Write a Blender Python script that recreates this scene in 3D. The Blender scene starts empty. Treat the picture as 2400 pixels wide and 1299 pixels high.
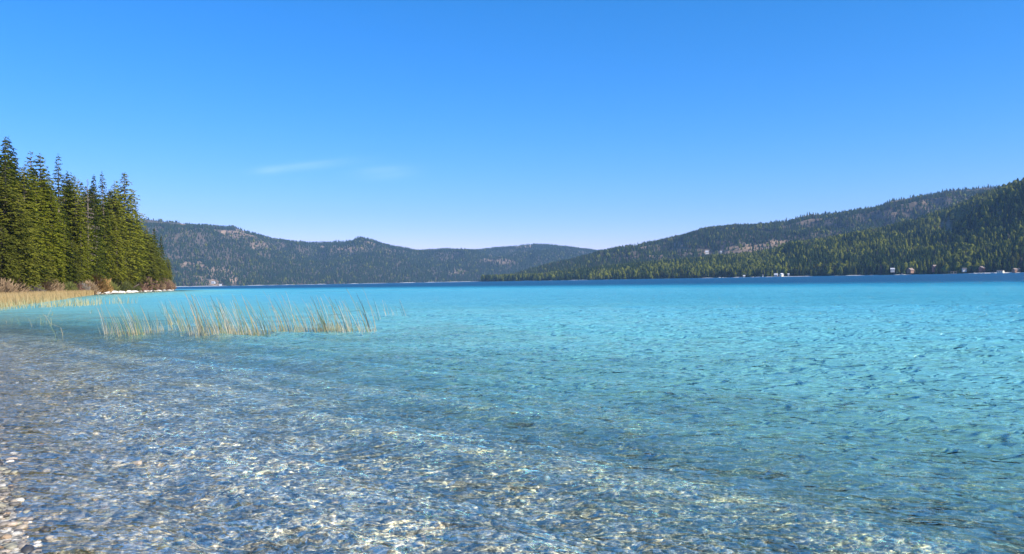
import bpy, math, random
import numpy as np

# ------------------------------------------------------------------ scene, camera, sky, sun
S = bpy.context.scene
COL = S.collection
R = math.radians
FPX, CX, CY = 1800.0, 1200.0, 649.5
ROLL, PITCH, EYE = R(0.99), R(0.275), 1.6

cam = bpy.data.cameras.new('camera')
cam.lens = 27.0
cam.sensor_width = 36.0
cam.clip_start = 0.05
cam.clip_end = 60000.0
cam_o = bpy.data.objects.new('camera', cam)
COL.objects.link(cam_o)
from mathutils import Matrix, Vector
cam_o.matrix_world = Matrix.Translation((0, 0, EYE)) @ Matrix.Rotation(math.pi / 2 + PITCH, 4, 'X') @ Matrix.Rotation(-ROLL, 4, 'Z')
S.camera = cam_o

SKY_RS, SKY_RK = 0.27, 0.575 / (0.105 * 2 ** 0.8)   # the camera's rendering of the red of the sky
SUN_AZ, SUN_EL = R(125), R(37)
world = bpy.data.worlds.new('World')
S.world = world
world.use_nodes = True
wn = world.node_tree
bg = wn.nodes['Background']
sky = wn.nodes.new('ShaderNodeTexSky')
sky.sky_type = 'NISHITA'
sky.sun_disc = False
sky.sun_elevation = SUN_EL
sky.sun_rotation = SUN_AZ
sky.altitude = 900
sky.air_density = 1.0
sky.dust_density = 0.4
sky.ozone_density = 3.0
hsv = wn.nodes.new('ShaderNodeHueSaturation')
hsv.inputs['Saturation'].default_value = 1.32
hsv.inputs['Hue'].default_value = 0.502
wn.links.new(sky.outputs[0], hsv.inputs['Color'])
# thin cirrus wisps, placed by direction on the sky
tc = wn.nodes.new('ShaderNodeTexCoord')


def wmath(op, a, b=None, c=None):
    n = wn.nodes.new('ShaderNodeMath')
    n.operation = op
    for i, v in enumerate((a, b, c)):
        if v is None:
            continue
        if isinstance(v, (int, float)):
            n.inputs[i].default_value = v
        else:
            wn.links.new(v, n.inputs[i])
    return n.outputs[0]


sx = wn.nodes.new('ShaderNodeSeparateXYZ')
wn.links.new(tc.outputs['Generated'], sx.inputs[0])
wx = wmath('DIVIDE', sx.outputs[0], wmath('MAXIMUM', sx.outputs[1], 0.05))
wz = wmath('DIVIDE', sx.outputs[2], wmath('MAXIMUM', sx.outputs[1], 0.05))
wc = wn.nodes.new('ShaderNodeCombineXYZ')
wn.links.new(wmath('MULTIPLY', wmath('SUBTRACT', wx, wmath('MULTIPLY', wz, -0.6)), 7.0), wc.inputs[0])
wn.links.new(wmath('SUBTRACT', wmath('MULTIPLY', wz, 150.0), wmath('MULTIPLY', wx, 14.0)), wc.inputs[1])
wno = wn.nodes.new('ShaderNodeTexNoise')
wno.inputs['Scale'].default_value = 1.0
wno.inputs['Detail'].default_value = 6
wn.links.new(wc.outputs[0], wno.inputs['Vector'])


def wisp(x0, z0, x1, z1, wid, amt):
    L = math.hypot(x1 - x0, z1 - z0)
    ux, uz = (x1 - x0) / L, (z1 - z0) / L
    dx = wmath('SUBTRACT', wx, (x0 + x1) / 2)
    dz = wmath('SUBTRACT', wz, (z0 + z1) / 2)
    al = wmath('DIVIDE', wmath('ADD', wmath('MULTIPLY', dx, ux), wmath('MULTIPLY', dz, uz)), L / 2)
    ac = wmath('DIVIDE', wmath('SUBTRACT', wmath('MULTIPLY', dz, ux), wmath('MULTIPLY', dx, uz)), wid)
    q = wmath('ADD', wmath('MULTIPLY', al, al), wmath('MULTIPLY', ac, ac))
    e = wmath('EXPONENT', wmath('MULTIPLY', q, -1.6))
    return wmath('MULTIPLY', e, amt)


def pix_uv(px, py):
    u, v = (px - CX) / FPX, (CY - py) / FPX
    c, s = math.cos(ROLL), math.sin(ROLL)
    return u * c + v * s, v * c - u * s + math.tan(PITCH)


a0, b0 = pix_uv(585, 402), pix_uv(860, 374)
a1, b1 = pix_uv(820, 408), pix_uv(985, 400)
a2, b2 = pix_uv(590, 402), pix_uv(670, 396)
wsum = wmath('ADD', wmath('ADD', wisp(*a0, *b0, 0.0065, 0.065), wisp(*a1, *b1, 0.0100, 0.075)), wisp(*a2, *b2, 0.0065, 0.05))
wfac = wmath('MULTIPLY', wsum, wmath('MULTIPLY', wno.outputs['Fac'], 2.0))
wmix = wn.nodes.new('ShaderNodeMix')
wmix.data_type = 'RGBA'
wmix.inputs['B'].default_value = (9.5, 10.5, 11.5, 1)
wn.links.new(wfac, wmix.inputs['Factor'])
ssep = wn.nodes.new('ShaderNodeSeparateColor')
wn.links.new(hsv.outputs[0], ssep.inputs[0])
scmb = wn.nodes.new('ShaderNodeCombineColor')
wn.links.new(wmath('MULTIPLY', wmath('POWER', wmath('MULTIPLY', wmath('MAXIMUM', ssep.outputs[0], 0.0), SKY_RS), 1.41), SKY_RK), scmb.inputs[0])
wn.links.new(wmath('MULTIPLY', wmath('POWER', wmath('MULTIPLY', ssep.outputs[1], 0.183), 0.85), 0.80 / 0.183), scmb.inputs[1])
wn.links.new(wmath('MULTIPLY', ssep.outputs[2], 1.22), scmb.inputs[2])
wn.links.new(scmb.outputs[0], wmix.inputs['A'])
wn.links.new(wmix.outputs['Result'], bg.inputs['Color'])
bg.inputs['Strength'].default_value = 0.105

sl = bpy.data.lights.new('sun', 'SUN')
sl.energy = 4.6
sl.angle = R(0.5)
sl.color = (1.0, 0.955, 0.88)
so = bpy.data.objects.new('sun', sl)
COL.objects.link(so)
sd = Vector((math.sin(SUN_AZ) * math.cos(SUN_EL), math.cos(SUN_AZ) * math.cos(SUN_EL), math.sin(SUN_EL)))
so.rotation_euler = sd.to_track_quat('Z', 'Y').to_euler()
so.location = (50, -50, 200)

S.view_settings.view_transform = 'Standard'
S.view_settings.look = 'None'
S.view_settings.exposure = 0.8
S.view_settings.gamma = 1.0
S.cycles.use_denoising = True
S.cycles.max_bounces = 6
S.cycles.transparent_max_bounces = 12
S.cycles.volume_bounces = 0

# ------------------------------------------------------------------ helpers
rnd = random.Random(7)
NP = np.random.RandomState(11)


def y_hor(px):
    return 658.3 - 0.01728 * (px - 1200)


def P(px, py, Y):
    """world point at depth Y seen at photo pixel (px, py)"""
    u, v = pix_uv(px, py)
    return Vector((u * Y, Y, EYE + v * Y))


def on_water(px, py):
    u, v = pix_uv(px, py)
    Y = EYE / max(-v, 1e-5)
    return u * Y, Y


def to_pix(x, y, z):
    u, v = x / y, (z - EYE) / y - math.tan(PITCH)
    c, s = math.cos(ROLL), math.sin(ROLL)
    return CX + FPX * (u * c - v * s), CY - FPX * (v * c + u * s)


def hash2(ix, iy, seed):
    h = (ix.astype(np.int64) * 374761393 + iy.astype(np.int64) * 668265263 + seed * 1274126177) & 0xffffffff
    h = ((h ^ (h >> 13)) * 1274126177) & 0xffffffff
    h = (h ^ (h >> 16)) & 0xffffffff
    return h / 4294967295.0


def vnoise(x, y, seed=0):
    x = np.asarray(x, float)
    y = np.asarray(y, float)
    ix, iy = np.floor(x), np.floor(y)
    fx, fy = x - ix, y - iy
    fx = fx * fx * fx * (fx * (fx * 6 - 15) + 10)
    fy = fy * fy * fy * (fy * (fy * 6 - 15) + 10)
    a, b = hash2(ix, iy, seed), hash2(ix + 1, iy, seed)
    c, d = hash2(ix, iy + 1, seed), hash2(ix + 1, iy + 1, seed)
    return (a * (1 - fx) + b * fx) * (1 - fy) + (c * (1 - fx) + d * fx) * fy


def fbm(x, y, seed=0, o=4):
    t, a, n = 0, 0.5, 0
    for k in range(o):
        t = t + a * (vnoise(x * 2 ** k + 17.3 * k, y * 2 ** k - 9.1 * k, seed + k) - 0.5)
        n += a
        a *= 0.5
    return t / n * 2


def mesh_np(name, V, F, attrs=None, smooth=False):
    """V (n,3), F (m,k) arrays -> mesh data"""
    me = bpy.data.meshes.new(name)
    V = np.ascontiguousarray(V, np.float32)
    F = np.ascontiguousarray(F, np.int32)
    k = F.shape[1]
    me.vertices.add(len(V))
    me.vertices.foreach_set('co', V.ravel())
    me.loops.add(F.size)
    me.loops.foreach_set('vertex_index', F.ravel())
    me.polygons.add(len(F))
    me.polygons.foreach_set('loop_start', np.arange(0, F.size, k, dtype=np.int32))
    me.polygons.foreach_set('use_smooth', np.full(len(F), smooth))
    me.update(calc_edges=True)
    for an, (kind, data) in (attrs or {}).items():
        at = me.attributes.new(an, kind, 'POINT')
        data = np.ascontiguousarray(data, np.float32)
        at.data.foreach_set('value' if kind == 'FLOAT' else 'color', data.ravel())
    return me


def obj(name, me, m=None, parent=None, loc=(0, 0, 0), rz=0.0):
    o = bpy.data.objects.new(name, me)
    COL.objects.link(o)
    o.location = loc
    o.rotation_euler = (0, 0, rz)
    if parent:
        o.parent = parent
    if m is not None and me is not None and not me.materials:
        me.materials.append(m)
    return o


def tag(o, label, cat, group=None, kind=None):
    if kind:
        o['kind'] = kind
    if label:
        o['label'] = label
    if cat:
        o['category'] = cat
    if group:
        o['group'] = group
    return o


class MB:
    def __init__(s):
        s.v, s.f = [], []

    def add(s, vs, fs):
        n = len(s.v)
        s.v += [tuple(v) for v in vs]
        s.f += [tuple(i + n for i in f) for f in fs]

    def box(s, x0, x1, y0, y1, z0, z1):
        s.add([(x0, y0, z0), (x1, y0, z0), (x1, y1, z0), (x0, y1, z0), (x0, y0, z1), (x1, y0, z1), (x1, y1, z1), (x0, y1, z1)],
              [(0, 3, 2, 1), (4, 5, 6, 7), (0, 1, 5, 4), (1, 2, 6, 5), (2, 3, 7, 6), (3, 0, 4, 7)])

    def tube(s, pts, rad, n=5):
        rings = []
        for i, p in enumerate(pts):
            p = Vector(p)
            d = Vector(pts[min(i + 1, len(pts) - 1)]) - Vector(pts[max(i - 1, 0)])
            d.normalize()
            a = d.orthogonal().normalized()
            b = d.cross(a)
            r = rad[i] if hasattr(rad, '__len__') else rad
            rings.append([p + (a * math.cos(t) + b * math.sin(t)) * r for t in [2 * math.pi * k / n for k in range(n)]])
        base = len(s.v)
        for r in rings:
            s.v += [tuple(q) for q in r]
        for i in range(len(rings) - 1):
            for k in range(n):
                s.f.append((base + i * n + k, base + i * n + (k + 1) % n, base + (i + 1) * n + (k + 1) % n, base + (i + 1) * n + k))
        s.f.append(tuple(base + k for k in range(n))[::-1])
        s.f.append(tuple(base + (len(rings) - 1) * n + k for k in range(n)))

    def mesh(s, name, smooth=False):
        me = bpy.data.meshes.new(name)
        me.from_pydata(s.v, [], s.f)
        if smooth:
            me.polygons.foreach_set('use_smooth', [True] * len(me.polygons))
        me.update()
        return me


class Mat:
    def __init__(s, name):
        s.m = bpy.data.materials.new(name)
        s.m.use_nodes = True
        s.t = s.m.node_tree
        s.t.nodes.clear()
        s.out = s.t.nodes.new('ShaderNodeOutputMaterial')

    def n(s, typ, ins=None, **kw):
        nd = s.t.nodes.new(typ)
        for k, v in kw.items():
            setattr(nd, k, v)
        for k, v in (ins or {}).items():
            s.set(nd.inputs[k], v)
        return nd

    def set(s, sock, v):
        if isinstance(v, bpy.types.NodeSocket):
            s.t.links.new(v, sock)
        elif isinstance(v, bpy.types.Node):
            s.t.links.new(v.outputs[0], sock)
        else:
            sock.default_value = v

    def math(s, op, a, b=0.0, c=0.0, clamp=False):
        nd = s.t.nodes.new('ShaderNodeMath')
        nd.operation = op
        nd.use_clamp = clamp
        s.set(nd.inputs[0], a)
        s.set(nd.inputs[1], b)
        s.set(nd.inputs[2], c)
        return nd.outputs[0]

    def ramp(s, fac, stops, interp='LINEAR'):
        nd = s.t.nodes.new('ShaderNodeValToRGB')
        nd.color_ramp.interpolation = interp
        el = nd.color_ramp.elements
        while len(el) < len(stops):
            el.new(0.5)
        for e, (p, c) in zip(el, stops):
            e.position = p
            e.color = (c[0], c[1], c[2], 1) if hasattr(c, '__len__') else (c, c, c, 1)
        s.set(nd.inputs[0], fac)
        return nd.outputs[0]

    def mix(s, fac, a, b, blend='MIX'):
        nd = s.t.nodes.new('ShaderNodeMix')
        nd.data_type = 'RGBA'
        nd.blend_type = blend
        s.set(nd.inputs['Factor'], fac)
        for k, v in (('A', a), ('B', b)):
            if isinstance(v, tuple) and len(v) == 3:
                v = (*v, 1)
            s.set(nd.inputs[k], v)
        return nd.outputs['Result']

    def noise(s, vec, scale, detail=2, rough=0.5, dist=0.0):
        nd = s.n('ShaderNodeTexNoise', {'Scale': scale, 'Detail': detail, 'Roughness': rough, 'Distortion': dist})
        if vec is not None:
            s.set(nd.inputs['Vector'], vec)
        return nd

    def attr(s, name):
        return s.n('ShaderNodeAttribute', attribute_name=name)

    def pos(s):
        return s.n('ShaderNodeNewGeometry').outputs['Position']

    def obc(s):
        return s.n('ShaderNodeTexCoord').outputs['Object']

    def surface(s, sh):
        s.set(s.out.inputs['Surface'], sh)
        return s.m


def simple(name, col, rough=0.8, vary=0.25, scale=3.0, spec=0.3):
    m = Mat(name)
    nz = m.noise(m.obc(), scale, 4)
    c = m.mix(nz.outputs['Fac'], tuple(x * (1 - vary) for x in col), tuple(min(1, x * (1 + vary)) for x in col))
    b = m.n('ShaderNodeBsdfPrincipled', {'Base Color': c, 'Roughness': rough, 'Specular IOR Level': spec})
    return m.surface(b)


# ------------------------------------------------------------------ shoreline and depth of the lake
SHORE = [(60, -60), (14, -14), (5.0, -4.2), (0.6, 0.6), (-1.7, 2.9), (-2.95, 4.55), (-4.02, 6.1), (-5.4, 8.0), (-9.15, 13), (-14, 19), (-22, 27), (-42, 45), (-62, 68),
         (-76, 90), (-86, 115), (-99, 150), (-108, 182), (-120, 232), (-134, 285), (-142, 322), (-150, 340), (-175, 372), (-260, 430), (-500, 600), (-2500, 1500)]
LAND_POLY = SHORE + [(-6000, 1500), (-6000, -3000), (60, -3000)]


def seg_dist(x, y, pts):
    d = np.full(np.shape(x), 1e18)
    for (ax, ay), (bx, by) in zip(pts[:-1], pts[1:]):
        vx, vy = bx - ax, by - ay
        t = np.clip(((x - ax) * vx + (y - ay) * vy) / (vx * vx + vy * vy), 0, 1)
        d = np.minimum(d, (x - ax - t * vx) ** 2 + (y - ay - t * vy) ** 2)
    return np.sqrt(d)


def inside(x, y, poly):
    c = np.zeros(np.shape(x), bool)
    n = len(poly)
    for i in range(n):
        (x0, y0), (x1, y1) = poly[i], poly[(i + 1) % n]
        if y0 == y1:
            continue
        c ^= ((y0 > y) != (y1 > y)) & (x < (x1 - x0) * (y - y0) / (y1 - y0) + x0)
    return c


def ground_z(x, y):
    x = np.asarray(x, float)
    y = np.asarray(y, float)
    d = seg_dist(x, y, SHORE)
    land = inside(x, y, LAND_POLY)
    far = np.clip((y - 60) / 60, 0, 1)
    # water side
    sl = 0.105 * (1 - far) + 0.05 * far
    dep = sl * np.minimum(d, 9) + 0.07 * np.clip(d - 9, 0, 45) + 0.006 * np.clip(d - 54, 0, 400)
    edge = 135 - 1.2 * x + 14 * fbm(x / 60, y / 60, 5)
    drop = np.clip((y - edge) / 190, 0, 1)
    dep = dep + 22 * drop * drop * (3 - 2 * drop)
    dep *= 1 + 0.22 * fbm(x / 2.4, y / 2.4, 3) * np.clip(d / 2, 0, 1)
    # land side
    up = 0.09 * np.minimum(d, 6) * (1 + 0.3 * fbm(x / 1.5, y / 1.5, 9)) + far * 0.12 * np.clip(d - 2, 0, 60) * (d > 2)
    return np.where(land, up, -dep)


def depth_of(x, y):
    return np.maximum(-ground_z(x, y), 0.0)


def polar(r, th, cx=0.0, cy=-1.0):
    rr, tt = np.meshgrid(r, th, indexing='ij')
    x, y = cx + rr * np.sin(tt), cy + rr * np.cos(tt)
    nr, nt = len(r), len(th)
    i, j = np.meshgrid(np.arange(nr - 1), np.arange(nt - 1), indexing='ij')
    a = (i * nt + j).ravel()
    return x.ravel(), y.ravel(), rr.ravel(), np.stack([a, a + 1, a + nt + 1, a + nt], 1)


def radii(r0, r1, k0, rk, k1):
    r = [r0]
    while r[-1] < r1:
        r.append(r[-1] * (1 + (k0 if r[-1] < rk else k1)))
    return np.array(r)


# ------------------------------------------------------------------ materials of the setting
def pebble_material():
    m = Mat('pebble_bed')
    pos = m.pos()
    wn_ = m.noise(pos, 9.0, 2)
    wv = m.n('ShaderNodeVectorMath', {0: wn_.outputs['Color'], 1: (0.5, 0.5, 0.5)}, operation='SUBTRACT')
    wv = m.n('ShaderNodeVectorMath', {0: wv, 'Scale': 0.05}, operation='SCALE')
    vec = m.n('ShaderNodeVectorMath', {0: pos, 1: wv}, operation='ADD').outputs[0]
    v1 = m.n('ShaderNodeTexVoronoi', {'Vector': vec, 'Scale': 15.0, 'Randomness': 1.0}, feature='F1')
    v2 = m.n('ShaderNodeTexVoronoi', {'Vector': vec, 'Scale': 34.0}, feature='F1')
    vb = m.n('ShaderNodeTexVoronoi', {'Vector': vec, 'Scale': 5.5}, feature='F1')
    c1 = m.n('ShaderNodeSeparateColor', {0: v1.outputs['Color']}).outputs[0]
    c2 = m.n('ShaderNodeSeparateColor', {0: v2.outputs['Color']}).outputs[0]
    cb = m.n('ShaderNodeSeparateColor', {0: vb.outputs['Color']}).outputs[1]
    stops = [(0.0, (0.05, 0.048, 0.04)), (0.3, (0.16, 0.15, 0.13)), (0.55, (0.32, 0.29, 0.235)), (0.72, (0.44, 0.38, 0.29)),
             (0.84, (0.46, 0.39, 0.31)), (0.93, (0.66, 0.60, 0.50)), (1.0, (0.85, 0.80, 0.72))]
    ca = m.ramp(c1, stops)
    cc = m.ramp(c2, stops)
    sel = m.ramp(m.noise(pos, 6.0, 1).outputs['Fac'], [(0.42, 0.0), (0.56, 1.0)])
    col = m.mix(sel, ca, cc)
    patch = m.noise(pos, 0.8, 3)
    col = m.mix(m.math('MULTIPLY', patch.outputs['Fac'], 0.9), col, m.mix(m.noise(pos, 0.5, 3).outputs['Fac'], (0.23, 0.215, 0.18), (0.44, 0.38, 0.26)))
    col = m.mix(m.math('MULTIPLY', m.ramp(cb, [(0.9, 0.0), (0.95, 1.0)]), m.ramp(vb.outputs['Distance'], [(0.25, 1.0), (0.4, 0.0)])), col, (0.62, 0.56, 0.46))
    # silt and weed further out
    dep = m.attr('depth').outputs['Fac']
    olive = m.mix(m.noise(pos, 0.15, 3).outputs['Fac'], (0.20, 0.18, 0.10), (0.34, 0.33, 0.24))
    far = m.ramp(m.math('DIVIDE', m.n('ShaderNodeSeparateXYZ', {0: pos}).outputs[1], 200.0), [(0.2, 0.0), (0.4, 1.0)])
    col = m.mix(far, col, olive)
    land = m.attr('land').outputs['Fac']
    soil = m.mix(m.noise(pos, 0.7, 4).outputs['Fac'], (0.10, 0.075, 0.045), (0.26, 0.20, 0.12))
    col = m.mix(land, col, soil)
    h = m.math('ADD', m.math('MULTIPLY', v1.outputs['Distance'], -1.0), m.math('MULTIPLY', v2.outputs['Distance'], -0.45))
    bump = m.n('ShaderNodeBump', {'Strength': 1.0, 'Distance': 0.035, 'Height': h})
    return m.surface(m.n('ShaderNodeBsdfPrincipled', {'Base Color': col, 'Roughness': 0.6, 'Normal': bump, 'Specular IOR Level': 0.3}))


def water_material():
    m = Mat('lake_water')
    pos = m.pos()
    # ripples: short ones near, longer ones everywhere
    mp = m.n('ShaderNodeMapping', {'Vector': pos, 'Rotation': (0, 0, R(-17)), 'Scale': (2.1, 0.85, 1.0)}, vector_type='TEXTURE')
    far = m.n('ShaderNodeMapRange', {'Value': m.n('ShaderNodeVectorMath', {0: pos}, operation='LENGTH').outputs['Value'], 'From Min': 12.0, 'From Max': 160.0, 'To Min': 0.0, 'To Max': 1.0}).outputs[0]
    n1 = m.noise(mp.outputs[0], 6.5, 2, 0.5, 0.7)
    n2 = m.noise(mp.outputs[0], 2.5, 2, 0.5, 0.6)
    n3 = m.noise(mp.outputs[0], 0.35, 3, 0.5)

    def crisp(nd, k):
        f = m.math('SUBTRACT', 1.0, m.math('ABSOLUTE', m.math('SUBTRACT', m.math('MULTIPLY', nd.outputs['Fac'], 2.0), 1.0)))
        return m.math('ADD', m.math('MULTIPLY', f, k), nd.outputs['Fac'])
    b3 = m.n('ShaderNodeBump', {'Strength': 1.0, 'Distance': 0.50, 'Height': n3.outputs['Fac']})
    b2 = m.n('ShaderNodeBump', {'Strength': 1.0, 'Distance': 0.20, 'Height': crisp(n2, 0.7), 'Normal': b3})
    b1 = m.n('ShaderNodeBump', {'Strength': 1.0, 'Distance': 0.085, 'Height': crisp(n1, 0.8), 'Normal': b2})
    # at grazing angles mostly the wave faces turned to the viewer are seen
    inc = m.n('ShaderNodeVectorMath', {0: m.n('ShaderNodeNewGeometry').outputs['Incoming'], 'Scale': m.math('ADD', m.math('MULTIPLY', far, 0.16), 0.02)}, operation='SCALE')
    vn = m.n('ShaderNodeVectorMath', {0: m.n('ShaderNodeVectorMath', {0: b1, 1: inc}, operation='ADD')}, operation='NORMALIZE').outputs[0]
    dep = m.attr('depth').outputs['Fac']
    dn = m.math('DIVIDE', dep, 24.0, clamp=True)
    body = m.ramp(dn, [(0.0, (0.27, 0.42, 0.36)), (0.03, (0.25, 0.56, 0.47)), (0.06, (0.19, 0.54, 0.52)), (0.12, (0.115, 0.47, 0.56)),
                       (0.26, (0.035, 0.33, 0.46)), (0.6, (0.004, 0.15, 0.26)), (1.0, (0.0, 0.065, 0.155))])
    # how much of the bed the water hides
    op = m.math('SUBTRACT', 1.0, m.math('EXPONENT', m.math('MULTIPLY', m.math('POWER', m.math('MULTIPLY', dep, 1.04), 2.4), -1.0)), clamp=True)
    tint = m.mix(m.math('MULTIPLY', dep, 0.5, clamp=True), (1.0, 1.0, 0.97), (0.62, 0.95, 0.88))
    # caustic light painted into the transparent tint: bright thin lines, darker between
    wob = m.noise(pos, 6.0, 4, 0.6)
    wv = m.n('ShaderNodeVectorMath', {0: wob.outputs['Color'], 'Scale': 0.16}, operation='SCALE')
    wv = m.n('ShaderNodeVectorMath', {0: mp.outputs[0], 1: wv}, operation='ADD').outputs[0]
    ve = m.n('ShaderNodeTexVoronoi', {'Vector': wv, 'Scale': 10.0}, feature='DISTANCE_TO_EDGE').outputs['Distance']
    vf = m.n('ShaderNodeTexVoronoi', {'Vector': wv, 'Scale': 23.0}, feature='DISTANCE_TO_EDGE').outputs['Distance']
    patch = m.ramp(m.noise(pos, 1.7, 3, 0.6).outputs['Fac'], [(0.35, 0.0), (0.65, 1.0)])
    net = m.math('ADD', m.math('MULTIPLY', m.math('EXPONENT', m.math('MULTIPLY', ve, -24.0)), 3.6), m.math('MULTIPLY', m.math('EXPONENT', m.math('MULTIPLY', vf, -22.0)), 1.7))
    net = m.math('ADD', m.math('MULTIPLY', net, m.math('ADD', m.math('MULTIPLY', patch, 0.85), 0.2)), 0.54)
    net = m.math('MULTIPLY', net, m.math('ADD', 1.0, m.math('MULTIPLY', m.attr('crest').outputs['Fac'], 0.34)))  # extra painted brightness on the wave crests
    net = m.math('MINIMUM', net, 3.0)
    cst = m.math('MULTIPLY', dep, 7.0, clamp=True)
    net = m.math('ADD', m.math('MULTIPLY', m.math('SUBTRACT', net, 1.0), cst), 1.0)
    warm = m.mix(m.math('MULTIPLY', m.math('SUBTRACT', net, 0.8), 0.7, clamp=True), (1.0, 1.0, 1.0), (1.0, 0.93, 0.78))  # sunlight warmth painted along the bright lines
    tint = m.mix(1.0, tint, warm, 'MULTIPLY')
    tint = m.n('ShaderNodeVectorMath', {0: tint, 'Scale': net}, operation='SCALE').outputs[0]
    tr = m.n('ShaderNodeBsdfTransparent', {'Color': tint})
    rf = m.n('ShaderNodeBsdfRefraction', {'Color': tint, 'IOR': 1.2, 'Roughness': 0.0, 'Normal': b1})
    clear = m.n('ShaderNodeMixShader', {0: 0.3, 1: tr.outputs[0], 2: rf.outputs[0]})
    df = m.n('ShaderNodeBsdfDiffuse', {'Color': body, 'Normal': b1})
    bodysh = m.n('ShaderNodeMixShader', {0: op, 1: clear.outputs[0], 2: df.outputs[0]})
    fr = m.n('ShaderNodeFresnel', {'IOR': 1.33, 'Normal': vn})
    fac = m.math('MINIMUM', m.math('MULTIPLY', fr, 0.95), m.math('SUBTRACT', 0.44, m.math('MULTIPLY', far, 0.20)))
    gl = m.n('ShaderNodeBsdfGlossy', {'Color': (1.0, 0.94, 0.77, 1), 'Roughness': m.math('ADD', m.math('MULTIPLY', far, 0.25), 0.03), 'Normal': vn})
    return m.surface(m.n('ShaderNodeMixShader', {0: fac, 1: bodysh.outputs[0], 2: gl.outputs[0]}))


# ------------------------------------------------------------------ ground sheet and water sheet
th = np.radians(np.concatenate([np.linspace(-180, -62, 40, endpoint=False), np.linspace(-62, 62, 520), np.linspace(62, 180, 41)[1:]]))
r = np.concatenate([[0.01, 0.5, 1.0], radii(1.5, 24000, 0.012, 60, 0.035)])
gx, gy, gr, gf = polar(r, th)
gz = ground_z(gx, gy)
gland = np.clip((gz - 0.5) / 0.5, 0, 1)
gme = mesh_np('ground', np.stack([gx, gy, gz], 1), gf[:, ::-1], {'depth': ('FLOAT', np.maximum(-gz, 0)), 'land': ('FLOAT', gland)}, True)
tag(obj('ground', gme, pebble_material()), None, None, kind='structure')

th = np.radians(np.concatenate([np.linspace(-180, -50, 30, endpoint=False), np.linspace(-50, 50, 900), np.linspace(50, 180, 31)[1:]]))
r = np.concatenate([[0.01, 0.6, 1.2], radii(2.0, 23000, 0.0055, 45, 0.03)])
wx_, wy_, wr, wf = polar(r, th)
wd = depth_of(wx_, wy_)
cell = np.where(wr < 45, wr * 0.0055, wr * 0.03)
wz_ = np.zeros_like(wx_)
wrs = np.random.RandomState(3)
gust = 0.65 + 0.8 * vnoise(wx_ / 3.0, wy_ / 3.0, 21)
for lam, amp, ang, sp in [(1.7, 0.034, 47, 5), (1.0, 0.012, 40, 16), (0.62, 0.0100, 58, 25), (0.40, 0.0075, 70, 35), (0.30, 0.0060, 40, 45),
                          (0.22, 0.0040, 80, 45), (0.17, 0.0028, 60, 50), (0.13, 0.0018, 90, 60)]:
    for q in range(3):
        a = math.radians(ang + wrs.uniform(-sp, sp) * 0.6)
        l = lam * wrs.uniform(0.8, 1.25)
        ph = wrs.uniform(0, 6.28)
        warp = 1.5 * (vnoise(wx_ / (lam * 3), wy_ / (lam * 3), int(lam * 100) + q) * 2 - 1)
        s_ = np.sin(2 * np.pi * (wx_ * math.cos(a) + wy_ * math.sin(a)) / l + ph + warp * 1.6)
        s_ = 1 - 2 * np.abs(s_) ** 1.2 if lam < 0.7 else s_
        env = vnoise(wx_ / (lam * 2.2), wy_ / (lam * 2.2), int(lam * 37) + q * 5) * 1.6
        wz_ += 0.6 * amp * env * s_ * np.clip(l / (cell * 3.0) - 0.6, 0, 1)
crest = np.clip(wz_ * gust / 0.022, -1, 1)
calm = np.clip(wd / 0.12, 0.12, 1)
wz_ *= gust * calm
wme = mesh_np('water', np.stack([wx_, wy_, wz_], 1), wf[:, ::-1], {'depth': ('FLOAT', wd), 'crest': ('FLOAT', crest * np.clip(1.4 - wr / 40, 0, 1) * np.clip((wd - 0.12) / 0.35, 0, 1))}, True)
tag(obj('water', wme, water_material()), None, None, kind='structure')


# ------------------------------------------------------------------ hills
def interp(px, pts):
    return np.interp(px, [p[0] for p in pts], [p[1] for p in pts])


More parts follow.
